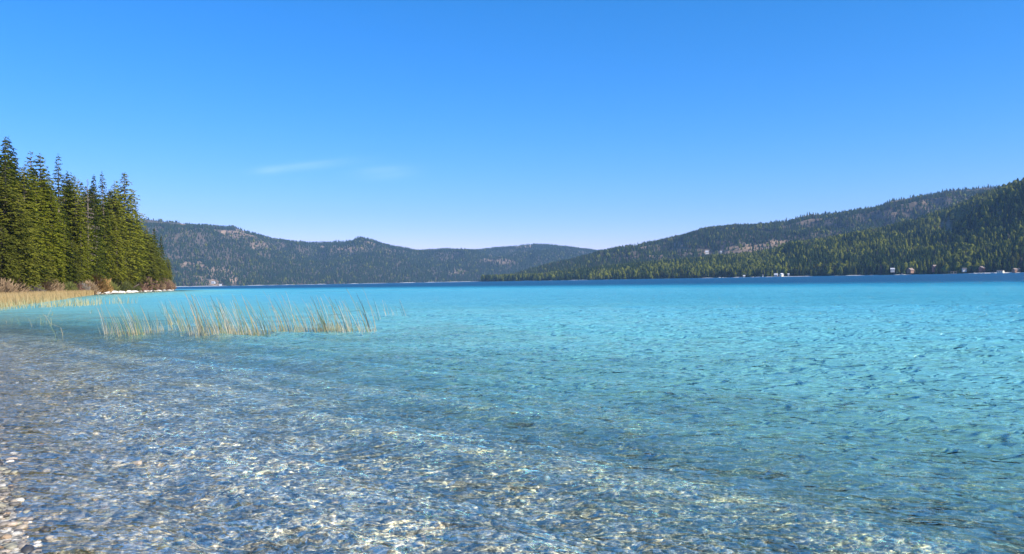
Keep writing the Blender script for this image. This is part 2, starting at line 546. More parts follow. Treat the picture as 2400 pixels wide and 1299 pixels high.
class Hill:
    def __init__(s, name, px0, px1, npx, sky, shore, ridge, nv, seed, tree_h, rough, z0=-4):
        """sky: ridge line as (px, py); shore, ridge: distances as (px, Y)"""
        s.px = np.linspace(px0, px1, npx)
        s.v = np.concatenate([np.linspace(0, 1, nv), np.linspace(1, 1.6, nv // 4)[1:]])
        s.Ys, s.Yr = interp(s.px, shore), interp(s.px, ridge)
        py = interp(s.px, sky) + 2.2 * fbm(s.px / 42.0, s.px * 0 + seed, seed, 4)
        u = (s.px - CX) / FPX
        v = (CY - py) / FPX
        vv = v - u * math.sin(ROLL) + math.tan(PITCH)
        s.u = u + v * math.sin(ROLL)
        hr = EYE + vv * s.Yr - tree_h
        hr = np.maximum(hr, 3)
        PX, VV = np.meshgrid(np.arange(npx), s.v, indexing='ij')
        Y = s.Ys[PX] + (s.Yr - s.Ys)[PX] * VV
        X = s.u[PX] * Y
        H = hr[PX]
        prof = np.where(VV <= 1, np.sin(np.clip(VV, 0, 1) * math.pi / 2) ** 1.15, 1 - 0.9 * (VV - 1) ** 1.5)
        nz = fbm(X / (650 * rough), Y / (900 * rough), seed, 4)
        env = np.sin(np.clip(VV, 0, 1) * math.pi) ** 0.8
        nz = nz + 0.45 * (1 - 2 * np.abs(fbm(X / (260 * rough), Y / (700 * rough), seed + 3, 3)))
        Z = H * prof * (1 + 0.6 * (nz - 0.2) * env) + z0 * (1 - np.clip(VV * 12, 0, 1)) + 1.0
        # never rise above the line of sight to the ridge
        lim = (hr / s.Yr)[PX] * Y * 0.97
        Z = np.where(VV < 0.97, np.minimum(Z, lim), Z)
        s.X, s.Y, s.Z = X, Y, Z
        nv2 = len(s.v)
        i, j = np.meshgrid(np.arange(npx - 1), np.arange(nv2 - 1), indexing='ij')
        a = (i * nv2 + j).ravel()
        F = np.stack([a, a + nv2, a + nv2 + 1, a + 1], 1)
        s.me = mesh_np(name, np.stack([X.ravel(), Y.ravel(), Z.ravel()], 1), F, None, True)
        s.name = name

    def at(s, fi, v):
        """fi in column units, v -> x, y, z"""
        i = np.clip(np.floor(fi).astype(int), 0, len(s.px) - 2)
        f = fi - i
        jv = np.interp(v, s.v, np.arange(len(s.v)))
        j = np.clip(np.floor(jv).astype(int), 0, len(s.v) - 2)
        g = jv - j
        out = []
        for A in (s.X, s.Y, s.Z):
            out.append((A[i, j] * (1 - f) + A[i + 1, j] * f) * (1 - g) + (A[i, j + 1] * (1 - f) + A[i + 1, j + 1] * f) * g)
        return out

    def scatter(s, spacing, seed, vmax=1.12):
        rs = np.random.RandomState(seed)
        n = len(s.px)
        w = np.abs(s.u[-1] - s.u[0]) * s.Ys.max() * 1.2
        area = np.trapz((s.Yr - s.Ys) * vmax * (s.Ys + s.Yr) / 2, s.u)
        N = int(abs(area) / spacing ** 2 * 1.9)
        fi = rs.rand(N) * (n - 1)
        v = rs.rand(N) * vmax
        x, y, z = s.at(fi, v)
        wgt = (s.Yr - s.Ys)[fi.astype(int)] * y
        keep = rs.rand(N) < wgt / wgt.max()
        return x[keep], y[keep], z[keep], v[keep]


A_SKY = [(-400, 530), (0, 520), (330, 519), (400, 523), (480, 527), (545, 531), (585, 543), (640, 559), (700, 567), (760, 570), (800, 570), (826, 564), (842, 557), (866, 559),
         (920, 576), (980, 587), (1040, 584), (1110, 586), (1150, 581), (1200, 577), (1240, 573), (1290, 573), (1340, 578), (1395, 585), (1500, 590), (1800, 590)]
hillA = Hill('far_hill', -300, 1750, 620, A_SKY, [(-300, 2300), (330, 3300), (700, 4000), (1160, 4900), (1750, 5200)], [(-300, 4600), (330, 5200), (700, 6000), (1100, 6700), (1750, 7500)], 110, 31, 13, 1.0)
B_SKY = [(1000, 662), (1160, 655), (1230, 634), (1300, 616), (1390, 594), (1450, 580), (1520, 568), (1600, 550), (1660, 532), (1720, 526), (1790, 525), (1850, 517), (1900, 504), (1960, 498), (2040, 486), (2100, 471),
         (2160, 457), (2230, 446), (2280, 446), (2350, 440), (2500, 430), (2900, 420)]
hillB = Hill('middle_hill', 1120, 2900, 500, B_SKY, [(1120, 2950), (1400, 2700), (2000, 2500), (2900, 2300)], [(1120, 3300), (1400, 3700), (2000, 4000), (2900, 4200)], 100, 77, 13, 0.8)
C_SKY = [(1100, 668), (1160, 662), (1190, 652), (1250, 645), (1330, 634), (1400, 626), (1500, 617), (1600, 607), (1700, 598), (1790, 588), (1850, 568), (1950, 553), (2050, 537), (2120, 520), (2180, 500),
         (2240, 480), (2290, 456), (2340, 440), (2400, 420), (2600, 360), (2900, 300)]
hillC = Hill('near_hill', 1120, 2900, 420, C_SKY, [(1120, 2850), (1160, 2700), (1250, 2450), (1500, 2100), (1800, 1800), (2100, 1550), (2400, 1330), (2900, 1000)],
             [(1120, 2950), (1160, 2850), (1250, 2750), (1500, 2600), (1800, 2450), (2100, 2350), (2400, 2150), (2900, 1800)], 90, 53, 20, 0.45)


def hill_material():
    m = Mat('hill_soil')
    pos = m.pos()
    a = m.noise(pos, 0.012, 5, 0.6).outputs['Fac']
    b = m.noise(pos, 0.05, 4, 0.6).outputs['Fac']
    c = m.mix(a, (0.035, 0.045, 0.022), (0.13, 0.085, 0.06))
    c = m.mix(m.ramp(b, [(0.55, 0.0), (0.8, 1.0)]), c, (0.20, 0.14, 0.11))
    bare = m.math('MULTIPLY', m.attr('bare').outputs['Fac'], m.ramp(m.noise(pos, 0.03, 4, 0.7).outputs['Fac'], [(0.35, 0.5), (0.6, 1.3)]), clamp=True)
    c = m.mix(bare, c, m.mix(b, (0.22, 0.13, 0.075), (0.42, 0.30, 0.19)))
    return m.surface(m.n('ShaderNodeBsdfPrincipled', {'Base Color': c, 'Roughness': 0.9, 'Specular IOR Level': 0.1}))



# clearings: (px, py, half width, half height, openness)
CLEAR = [(568, 547, 34, 8, 0.85), (524, 545, 6, 6, 0.8), (430, 510 + 18, 8, 6, 0.6), (610, 575, 24, 9, 0.55), (870, 565, 14, 9, 0.5), (745, 575, 20, 5, 0.5), (820, 583, 28, 5, 0.5),
         (455, 620, 28, 7, 0.6), (505, 630, 24, 5, 0.55), (548, 657, 12, 8, 0.9), (503, 662, 16, 7, 0.85), (520, 640, 40, 12, 0.45), (470, 655, 20, 10, 0.35),
         (1225, 575, 22, 6, 0.75), (1270, 572, 12, 5, 0.4), (1070, 637, 20, 5, 0.6), (1145, 605, 30, 7, 0.5), (1180, 612, 20, 6, 0.5), (920, 590, 30, 6, 0.3),
         (1735, 582, 40, 4, 0.85), (1778, 575, 34, 4, 0.7), (1822, 568, 26, 4, 0.7), (1600, 588, 40, 5, 0.6), (1700, 590, 20, 4, 0.7), (1657, 590, 7, 5, 1.0), (1590, 573, 20, 5, 0.75), (1500, 576, 22, 5, 0.6), (1770, 585, 60, 8, 0.55),
         (1830, 583, 14, 6, 0.6), (1540, 598, 30, 5, 0.5), (1900, 510, 60, 8, 0.35), (2215, 526, 14, 10, 0.95), (2225, 542, 18, 7, 0.98), (2120, 560, 26, 7, 0.5), (2330, 500, 22, 8, 0.4), (2275, 548, 10, 5, 0.8), (2150, 470, 60, 10, 0.35), (2050, 500, 50, 8, 0.3)]


def openness(x, y, z):
    px, py = to_pix(x, y, z)
    op = np.zeros(np.shape(x))
    for cx, cy, hw, hh, o in CLEAR:
        d = ((px - cx) / hw) ** 2 + ((py - cy) / hh) ** 2
        d += 0.9 * fbm(px / 7, py / 4, 41, 2)
        op = np.maximum(op, o * np.clip(1.6 - d, 0, 1))
    return op


def clearing_keep(x, y, z, rs):
    return rs.rand(len(x)) > np.maximum(openness(x, y, z), openness(x, y, z + 14))


HM = hill_material()
for h in (hillA, hillB, hillC):
    at_ = h.me.attributes.new('bare', 'FLOAT', 'POINT')
    at_.data.foreach_set('value', openness(h.X.ravel(), h.Y.ravel(), h.Z.ravel()).astype(np.float32))
    tag(obj(h.name, h.me, HM), None, None, kind='structure')


def lowpoly_tree(kind, seed, tiers, sides):
    """unit conifer (height 1) of ragged stacked skirts, or a round-topped tree"""
    rs = random.Random(seed)
    V, F = [], []
    if kind == 'cone':
        for t in range(tiers):
            z1 = 1.0 if t == tiers - 1 else (t + 1.55) / tiers * 0.94
            z0 = 0.06 + t / tiers * 0.86
            r0 = 0.17 * (1 - 0.80 * t / tiers)
            b = len(V)
            V.append((rs.uniform(-.01, .01), rs.uniform(-.01, .01), z1))
            for k in range(sides):
                a = 2 * math.pi * (k + 0.5 * (t % 2)) / sides
                rr = r0 * rs.uniform(0.6, 1.3)
                V.append((rr * math.cos(a), rr * math.sin(a), z0 + rs.uniform(-.04, .05)))
            for k in range(sides):
                F.append((b, b + 1 + k, b + 1 + (k + 1) % sides))
    else:
        lv = [(0.12, 0.12), (0.32, 0.22), (0.6, 0.21), (0.82, 0.13)]
        b = 0
        for i, (z, r_) in enumerate(lv):
            for k in range(sides):
                a = 2 * math.pi * (k + 0.5 * (i % 2)) / sides
                rr = r_ * rs.uniform(0.7, 1.25)
                V.append((rr * math.cos(a), rr * math.sin(a), z + rs.uniform(-.05, .05)))
        V.append((0, 0, 1.0))
        for i in range(len(lv) - 1):
            for k in range(sides):
                p, q = i * sides + k, i * sides + (k + 1) % sides
                F += [(p, q, q + sides), (p, q + sides, p + sides)]
        o = (len(lv) - 1) * sides
        for k in range(sides):
            F.append((o + k, o + (k + 1) % sides, len(V) - 1))
    return np.array(V), np.array(F)


def forest(name, x, y, z, h, w, col, variants, rs, which):
    Vs, Fs, Cs, base = [], [], [], 0
    for vi, (V, F) in enumerate(variants):
        idx = np.where(which == vi)[0]
        n = len(idx)
        if n == 0:
            continue
        a = rs.rand(n) * 6.283
        ca, sa = np.cos(a)[:, None], np.sin(a)[:, None]
        sw = (h[idx] * w[idx])[:, None]
        VX = (V[None, :, 0] * ca - V[None, :, 1] * sa) * sw + x[idx][:, None]
        VY = (V[None, :, 0] * sa + V[None, :, 1] * ca) * sw + y[idx][:, None]
        VZ = V[None, :, 2] * h[idx][:, None] + z[idx][:, None]
        Vs.append(np.stack([VX, VY, VZ], 2).reshape(-1, 3))
        Fs.append((F[None] + (np.arange(n) * len(V))[:, None, None] + base).reshape(-1, 3))
        c = col[idx][:, None, :] * (0.8 + 0.4 * rs.rand(n, len(V), 1))
        Cs.append(np.concatenate([c, np.ones((n, len(V), 1))], 2).reshape(-1, 4))
        base += n * len(V)
    return mesh_np(name, np.concatenate(Vs), np.concatenate(Fs), {'hue': ('FLOAT_COLOR', np.concatenate(Cs))})


def forest_material():
    m = Mat('forest_foliage')
    c = m.attr('hue').outputs['Color']
    nz = m.noise(m.pos(), 0.35, 3, 0.7).outputs['Fac']
    c = m.mix(1.0, c, m.ramp(nz, [(0.25, 0.55), (0.75, 1.35)]), 'MULTIPLY')
    d = m.n('ShaderNodeBsdfDiffuse', {'Color': c})
    t = m.n('ShaderNodeBsdfTranslucent', {'Color': c})
    return m.surface(m.n('ShaderNodeMixShader', {0: 0.2, 1: d.outputs[0], 2: t.outputs[0]}))


FM = forest_material()
CONES2 = [lowpoly_tree('cone', 100 + i, 2, 5) for i in range(4)] + [lowpoly_tree('round', 110, 1, 5)]
CONES4 = [lowpoly_tree('cone', 120 + i, 4, 7) for i in range(6)] + [lowpoly_tree('round', 130 + i, 1, 7) for i in range(3)]
DARK, MID, YEL, GREY = np.array((0.013, 0.029, 0.010)), np.array((0.042, 0.062, 0.010)), np.array((0.15, 0.155, 0.016)), np.array((0.05, 0.042, 0.032))


def species(x, y, rs, yel, grey):
    n = len(x)
    t = rs.rand(n)
    patch = vnoise(x / 90, y / 90, 61)
    c = DARK[None] * (1 - t[:, None]) + MID[None] * t[:, None]
    isy = rs.rand(n) < yel * np.clip(patch * 2.2 - 0.35, 0.1, 2)
    k = (0.35 + 0.65 * rs.rand(n))[:, None]
    c = np.where(isy[:, None], c * (1 - k) + YEL[None] * k, c)
    isg = rs.rand(n) < grey
    c = np.where(isg[:, None], GREY[None] * (0.7 + 0.6 * rs.rand(n, 1)), c)
    return c, isy


rs = np.random.RandomState(5)
for hill, sp, hm, variants, yel, grey, nm, lab in (
        (hillA, 10.5, 19, CONES2, 0.10, 0.08, 'far_forest', 'hazy blue-green conifer forest covering the distant hills across the lake'),
        (hillB, 9.5, 18, CONES2, 0.16, 0.12, 'ridge_forest', 'thin grey-green forest on the long ridge behind the near hillside'),
        (hillC, 6.6, 20, CONES4, 0.52, 0.02, 'hillside_forest', 'dark green and yellowish conifers covering the near hillside above the water')):
    x, y, z, v = hill.scatter(sp, 9)
    px, py = to_pix(x, y, z)
    k = (px > (hill.px[0] + 10)) & (px < 2800) & clearing_keep(x, y, z, rs)
    thin = vnoise(x / 160, y / 160, 91)
    if hill is not hillC:
        k &= rs.rand(len(x)) > np.clip(thin * 1.2 - 0.62, 0, 0.35)
    k &= (v > 0.004)
    x, y, z = x[k], y[k], z[k]
    n = len(x)
    col, isy = species(x, y, rs, yel, grey)
    which = rs.randint(0, len(variants) - (1 if hill is not hillC else 3), n)
    rnd_round = isy & (rs.rand(n) < 0.22)
    which = np.where(rnd_round, rs.randint(len(variants) - (1 if hill is not hillC else 3), len(variants), n), which)
    h = hm * (0.45 + 0.85 * rs.rand(n))
    w = 1.25 + 0.5 * rs.rand(n)
    if hill is hillC:
        w *= 0.95
    me = forest(nm, x, y, z - 0.6, h, w, col, variants, rs, which)
    tag(obj(nm, me, FM), lab, 'forest', kind='stuff')

# pale stony strand along the far shores
sm = simple('strand_stone', (0.55, 0.52, 0.47), 0.9, 0.3, 0.3)
for hill, name in ((hillA, 'far_beach'), (hillC, 'near_hill_beach')):
    i = np.arange(len(hill.px))
    n = len(i)
    wdt = 14 * np.clip(fbm(i / 9.0, i * 0 + 3, 8, 3) + (0.45 if hill is hillA else -0.15), 0, 1) + 0.3
    if hill is hillC:
        wdt += 9 * np.exp(-((hill.px - 2330) / 70) ** 2) + 5 * np.exp(-((hill.px - 1800) / 60) ** 2)
    ys = hill.Ys + 2.0
    rows = []
    for k, (dy, zz) in enumerate(((-14, -2.5), (0, 0.0), (0, 1.2), (8, 1.6))):
        yy = ys - wdt * (1 if k < 2 else 0.4) + dy - 4
        rows.append(np.stack([hill.u * yy, yy, np.full(n, zz) * np.where(zz > 0, np.clip(wdt / 8, 0.05, 1.3), 1)], 1))
    V = np.concatenate(rows)
    a = np.concatenate([i[:-1] + n * k for k in range(3)])
    F = np.stack([a, a + 1, a + n + 1, a + n], 1)
    tag(obj(name, mesh_np(name, V, F, None, True), sm), None, None, kind='structure')


# ------------------------------------------------------------------ trees one can tell apart
def foliage_material(name, ca, cb, trans=0.42):
    m = Mat(name)
    rd = m.n('ShaderNodeObjectInfo').outputs['Random']
    nz = m.noise(m.pos(), 0.8, 4, 0.75).outputs['Fac']
    f = m.math('ADD', m.math('MULTIPLY', rd, 0.6), m.math('MULTIPLY', m.math('SUBTRACT', nz, 0.5), 2.2), clamp=False)
    f = m.math('ADD', f, 0.2, clamp=True)
    c = m.mix(f, ca, cb)
    d = m.n('ShaderNodeBsdfDiffuse', {'Color': c})
    t = m.n('ShaderNodeBsdfTranslucent', {'Color': c})
    return m.surface(m.n('ShaderNodeMixShader', {0: trans, 1: d.outputs[0], 2: t.outputs[0]}))


M_LARCH = foliage_material('larch_needles', (0.13, 0.145, 0.010), (0.30, 0.295, 0.035))
M_FIR = foliage_material('fir_needles', (0.035, 0.052, 0.010), (0.17, 0.185, 0.022))
M_PINE = foliage_material('pine_needles', (0.080, 0.092, 0.016), (0.26, 0.25, 0.036))
M_DEAD = foliage_material('dead_twigs', (0.16, 0.125, 0.095), (0.30, 0.25, 0.20), 0.1)
M_BARK = simple('bark', (0.20, 0.155, 0.12), 0.95, 0.4, 2.5, 0.1)


def big_tree(seed, shape, H, Rm, bare, density=1.0, gap=0.0):
    """returns (trunk mesh, crown mesh); H height m, Rm crown radius m, bare: fraction of bare trunk"""
    rs = random.Random(seed)
    bend = [rs.uniform(-0.25, 0.25), rs.uniform(-0.25, 0.25)]

    def axis(t):
        return Vector((bend[0] * math.sin(t * 3), bend[1] * math.sin(t * 2.6), t * H))
    tb = MB()
    r0 = 0.012 * H
    tb.tube([axis(t) - Vector((0, 0, 0.8 if t == 0 else 0)) for t in (0, 0.15, 0.35, 0.6, 0.8, 0.97)], [r0, r0 * .85, r0 * .7, r0 * .45, r0 * .25, 0.03], 7)
    V, F = [], []
    t = bare

    def tri(c, d, wdt, ln):
        """one leaf spray: a kinked blade of two triangles"""
        d = d.normalized()
        s_ = d.cross(Vector((rs.uniform(-.5, .5), rs.uniform(-.5, .5), 1))).normalized() * wdt
        b = len(V)
        m_ = c + d * ln * 0.5 + Vector((0, 0, rs.uniform(-.06, .06)))
        V.extend([tuple(c), tuple(m_ + s_), tuple(m_ - s_), tuple(c + d * ln + Vector((0, 0, -0.25 * ln)))])
        F.append((b, b + 1, b + 2))
        F.append((b + 1, b + 3, b + 2))
    side = [rs.uniform(0.72, 1.2) for _ in range(12)]
    while t < 0.99:
        q = (t - bare) / (1 - bare)
        if shape == 'spire':
            rad = Rm * (1 - q) ** 0.75 * min(1, 0.55 + q * 3)
        elif shape == 'column':
            rad = Rm * min(1, 0.5 + q * 2.5) * (1 - q ** 2.6) ** 0.8
        elif shape == 'sparse':
            rad = Rm * (0.5 + 0.5 * math.sin(q * 3 + 0.4)) * (1 - 0.5 * q ** 3)
        else:
            rad = Rm * math.sin(min(1, (q + 0.12) / 1.08) * math.pi) ** 0.55
        rad = max(rad, 0.25)
        nb = max(4, int(round((5 + rad * 1.5) * density)))
        a0_ = rs.uniform(0, 6.28)
        for k in range(nb):
            if rs.random() < gap:
                continue
            a = a0_ + 2 * math.pi * k / nb + rs.uniform(-.35, .35)
            L = rad * rs.uniform(0.55, 1.12) * side[int(a / 6.2832 * 12) % 12]
            droop = (0.10 + 0.35 * (1 - q)) * rs.uniform(0.5, 1.3) if shape != 'sparse' else -0.15
            zc = axis(t) + Vector((0, 0, rs.uniform(-.25, .25)))
            dr = Vector((math.cos(a), math.sin(a), 0))
            steps = max(2, int(L / 0.42))
            if L > 0.9:
                tb.add([zc + Vector((0, 0, .03)), zc - Vector((0, 0, .03)), zc + dr * L * 0.8 + Vector((0, 0, -droop * L * 0.64))], [(0, 1, 2)])
            for i in range(steps):
                f = (i + rs.uniform(0.3, 1.0)) / steps
                if f < 0.22 and L > 1.2:
                    continue
                c = zc + dr * L * f + Vector((0, 0, -droop * L * f * f))
                sz = rs.uniform(0.42, 0.78) * (1.1 - 0.35 * f) * (1.0 if L > 0.8 else 0.7)
                for e in (-1, 1):
                    dv = dr + Vector((-dr.y, dr.x, 0)) * e * rs.uniform(0.5, 1.4) + Vector((0, 0, rs.uniform(-.35, .25)))
                    tri(c, dv, sz * 0.42, sz * 1.15)
                if rs.random() < 0.6:
                    tri(c, dr + Vector((rs.uniform(-.4, .4), rs.uniform(-.4, .4), rs.uniform(-.9, .3))), sz * 0.3, sz)
        t += (0.36 + 0.012 * H) / H * rs.uniform(0.75, 1.2) / max(density, 0.5)
    # leader
    top = axis(0.97)
    for k in range(8):
        a = k * 2.4
        tri(top + Vector((0, 0, k * H * 0.004)), Vector((math.cos(a), math.sin(a), 0.9)), 0.12, 0.5)
    cme = mesh_np('crown', np.array(V), np.array(F), None, False)
    return tb.mesh('trunk'), cme


M_SHADE = foliage_material('fir_needles_painted_shade', (0.010, 0.026, 0.012), (0.045, 0.070, 0.020), 0.15)  # darker copy of the fir needles, waterside shade painted into the colour
KINDS = {}


def kind(name, n, mat, *a, **k):
    KINDS[name] = [(big_tree(hash_seed(name) + i, *a, **k), mat) for i in range(n)]


def hash_seed(s_):
    return sum(ord(c) * (i + 3) for i, c in enumerate(s_))


kind('larch', 5, M_LARCH, 'column', 30, 4.0, 0.10, 1.15, 0.10)
kind('fir', 4, M_FIR, 'spire', 26, 4.4, 0.03, 1.2, 0.04)
kind('narrow_fir', 3, M_FIR, 'column', 32, 2.7, 0.12, 1.1, 0.12)
kind('pine', 4, M_PINE, 'round', 24, 4.8, 0.04, 1.2, 0.05)
kind('gaunt', 2, M_PINE, 'sparse', 32, 3.0, 0.35, 0.75, 0.25)
kind('dead', 2, M_DEAD, 'column', 30, 2.3, 0.30, 0.8, 0.45)
kind('young', 3, M_PINE, 'spire', 9, 2.1, 0.02, 1.3, 0.03)
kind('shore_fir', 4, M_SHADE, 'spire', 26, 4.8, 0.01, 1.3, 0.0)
BASEH = {'shore_fir': 26, 'larch': 30, 'fir': 26, 'narrow_fir': 32, 'pine': 24, 'gaunt': 32, 'dead': 30, 'young': 9}
NAMES = {'shore_fir': 'fir_tree', 'larch': 'larch_tree', 'fir': 'fir_tree', 'narrow_fir': 'fir_tree', 'pine': 'pine_tree', 'gaunt': 'pine_tree', 'dead': 'dead_tree', 'young': 'young_pine_tree'}
cnt = {}


def put_tree(knd, x, y, h, label, group, wide=1.0, zz=None):
    i = cnt.get(knd, 0)
    cnt[knd] = i + 1
    (tm, cm), mat = KINDS[knd][i % len(KINDS[knd])]
    s_ = h / BASEH[knd]
    z = float(ground_z(x, y)) if zz is None else zz
    root = bpy.data.objects.new(NAMES[knd], None)
    COL.objects.link(root)
    root.location = (x, y, z)
    root.rotation_euler = (rnd.uniform(-.02, .02), rnd.uniform(-.02, .02), rnd.uniform(0, 6.28))
    root.scale = (s_ * wide, s_ * wide, s_)
    root.empty_display_size = 0.5
    tag(root, label, 'tree', group)
    obj('trunk', tm, M_BARK, root)
    obj('crown', cm, mat, root)
    return root


# distance of the wooded point's bank along the photo's left edge
SH_PX = [(-400, 70), (-200, 92), (0, 118), (100, 148), (200, 186), (300, 244), (405, 325)]


def bank(px, back):
    """a spot `back` metres behind the bank seen at px"""
    Y = float(interp(px, SH_PX)) + back
    return (px - CX) / FPX * Y, Y


def tree_at(knd, px, top, back, label, group=None, wide=1.0):
    x, y = bank(px, back + 3)
    # correct the column for the tree's height in a rolled picture
    u, v = pix_uv(px, top)
    x = u * y
    z = float(ground_z(x, y))
    h = EYE + v * y - z
    return put_tree(knd, x, y, h, label, group, wide)


G1 = 'tall trees along the wooded point'
for t_ in [
    ('narrow_fir', 3, 321, 16, 'dark pointed fir cut by the photo edge, top of the wooded point', 1.2),
    ('narrow_fir', 25, 321, 20, 'tallest dark ragged fir of the point, standing above its neighbours', 1.35),
    ('gaunt', 68, 355, 24, 'gaunt pine with a flat open crown and bare upper branches', 1.0),
    ('larch', 101, 361, 14, 'broad bright yellow-green larch beside the gaunt flat-topped pine', 1.35),
    ('narrow_fir', 131, 361, 15, 'slim dark fir rising just beside the broad bright larch', 1.0),
    ('fir', 154, 402, 22, 'small grey-green fir top showing between the slim fir and dark spire', 0.9),
    ('narrow_fir', 167, 405, 17, 'black-green spire with short branches in the middle of the stand', 0.85),
    ('larch', 176, 412, 10, 'olive larch leaning against the black-green spire', 0.95),
    ('dead', 188, 420, 20, 'grey bare-topped tree half hidden behind the rusty one', 0.8),
    ('dead', 200, 421, 9, 'rusty grey half-dead tree with bare twigs at its top', 1.1),
    ('fir', 217, 410, 14, 'dark green cone-topped fir next to the rusty half-dead tree', 0.8),
    ('narrow_fir', 246, 402, 13, 'slender blue-green fir with stubby boughs and a bobbled tip', 0.85),
    ('larch', 266, 424, 9, 'lower olive larch between the slender fir and the wide-topped larch', 0.95),
    ('larch', 290, 405, 7, 'tall wide-topped larch at the outer end of the tall trees', 1.35),
    ('larch', 308, 448, 9, 'shorter larch tucked against the wide-topped larch on the lake side', 1.0),
    ('fir', 320, 495, 8, 'thin fir stepping down beyond the last tall larches', 0.8),
    ('gaunt', 343, 513, 6, 'greyish thin-crowned pine standing clear after the tall larches', 0.75),
    ('fir', 358, 535, 7, 'olive fir in the descending row near the tip of the point', 1.1),
    ('fir', 377, 553, 6, 'pointed dark fir second from the tip of the point', 0.9),
    ('pine', 393, 602, 4, 'small round-topped pine at the very tip of the point', 0.8),
    ('pine', 10, 430, 4, 'broad olive pine filling the lower edge of the photo, its boughs lit', 1.25),
    ('pine', 40, 452, 5, 'wide olive pine next to the broad one, sloping to one side', 1.1),
    ('fir', 70, 440, 9, 'deep green fir behind the wide olive pines', 1.1),
    ('pine', 0, 520, 0, 'bushy bright pine low at the photo edge behind the willow scrub', 1.0),
    ('larch', 118, 440, 8, 'golden-olive larch below the slim dark fir', 1.1),
    ('fir', 150, 500, 5, 'full dark fir with boughs to the ground in mid stand', 1.2),
    ('larch', 135, 560, 3, 'small light larch with a visible pale stem', 0.9),
    ('fir', 222, 540, 3, 'dark shaded fir below the slender bobbled fir', 1.15),
    ('larch', 190, 520, 3, 'short yellowish larch at the foot of the rusty tree', 0.95),
    ('pine', 165, 560, 1, 'rounded brownish-green pine above the scrub', 1.0),
    ('larch', 272, 520, 2, 'front larch with lit yellow-green boughs beneath the wide-topped one', 1.0),
    ('larch', 315, 560, 2, 'front larch with pale trunk close to the white stones', 0.9),
    ('fir', 335, 570, 3, 'grey-green fir leaning out over the stony bank', 0.9),
    ('pine', 300, 620, 0, 'low spreading pine just above the driftwood', 1.2),
]:
    tree_at(t_[0], t_[1], t_[2], t_[3], t_[4], G1, t_[5])
for px, top, lab in [(35, 600, 'small pointed young pine in the scrub near the photo edge'), (80, 607, 'pale young pine standing in the tan willow scrub'),
                     (55, 590, 'bright young pine in front of the olive pines'), (112, 592, 'young pine with a lit tip below the golden larch'),
                     (140, 625, 'short dark young pine wedged between willow bushes'), (150, 655, 'knee-high young pine beside the red willow'),
                     (208, 630, 'slim young pine above the orange bush'), (255, 640, 'squat young pine before the shaded fir'),
                     (325, 640, 'young pine rising over the red bushes'), (372, 640, 'young pine between the last bushes of the point')]:
    tree_at('young', px, top, rnd.uniform(-1, 2), lab, 'young pines in the scrub', 1.1)

ENV = [(-300, 300), (-100, 310), (0, 335), (60, 372), (130, 400), (200, 428), (250, 430), (300, 430), (320, 500), (345, 535), (365, 560), (385, 600), (400, 640)]
rt = random.Random(99)
ZONES = [(0, 'mostly beyond the photo edge'), (50, 'behind the broad olive pines at the photo edge'), (95, 'behind the gaunt flat-topped pine'),
         (140, 'behind the broad bright larch'), (185, 'behind the black-green spire'), (235, 'behind the rusty half-dead tree'), (275, 'behind the slender bobbled fir'),
         (320, 'behind the wide-topped larch'), (352, 'among the trees descending to the tip'), (999, 'near the tip of the wooded point')]
KW = {'shore_fir': 'shade-painted fir', 'fir': 'dark green fir', 'larch': 'yellow-green larch', 'pine': 'round olive pine', 'narrow_fir': 'narrow dark fir', 'gaunt': 'thin pine', 'dead': 'dead tree'}


def fill_label(knd, px):
    return KW[knd] + ' ' + next(t for b, t in ZONES if px < b)


for i in range(150):
    px = rt.uniform(-230, 388) if i % 4 else rt.uniform(-230, 0)
    back = rt.uniform(10, 46) * (1 if px < 300 else 0.35)
    top = float(interp(px, ENV)) + rt.uniform(3, 66)
    knd = rt.choice(['larch', 'larch', 'fir', 'pine', 'larch', 'narrow_fir'])
    tree_at(knd, px, top, back, fill_label(knd, px), 'conifers filling the stand on the point', rt.uniform(0.9, 1.25))
for i in range(16):
    px = 322 + i * 4.8
    top = float(interp(px, ENV)) + rt.uniform(8, 40)
    knd = rt.choice(['fir', 'larch', 'pine'])
    tree_at(knd, px, top, rt.uniform(3, 9), fill_label(knd, px), 'conifers filling the stand on the point', rt.uniform(1.1, 1.6))

# conifers along the foot of the near hillside: the largest of that forest
shore_trees = []
SHZ = [(1680, 'before the lone white boat'), (1744, 'between the lone white boat and squat shed'), (1820, 'behind the white boat sheds'), (1900, 'just past the waterfront houses'),
       (2000, 'on the darkest empty shore'), (2093, 'just before the white lake house'), (2190, 'around the brown lake cottage'), (2260, 'behind the boat dock'), (2345, 'around the rusty cottage'), (9999, 'beyond the cream boathouse')]
i = 0
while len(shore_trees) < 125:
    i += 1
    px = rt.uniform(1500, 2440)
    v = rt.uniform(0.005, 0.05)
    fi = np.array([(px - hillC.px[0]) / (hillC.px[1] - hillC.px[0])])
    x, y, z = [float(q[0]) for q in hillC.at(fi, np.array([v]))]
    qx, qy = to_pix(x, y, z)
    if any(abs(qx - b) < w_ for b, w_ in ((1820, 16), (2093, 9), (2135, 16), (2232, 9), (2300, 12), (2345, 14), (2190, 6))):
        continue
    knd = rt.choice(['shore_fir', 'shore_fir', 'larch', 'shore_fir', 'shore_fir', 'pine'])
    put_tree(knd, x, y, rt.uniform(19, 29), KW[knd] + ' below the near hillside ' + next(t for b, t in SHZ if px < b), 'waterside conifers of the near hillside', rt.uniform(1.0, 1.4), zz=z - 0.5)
    shore_trees.append(1)


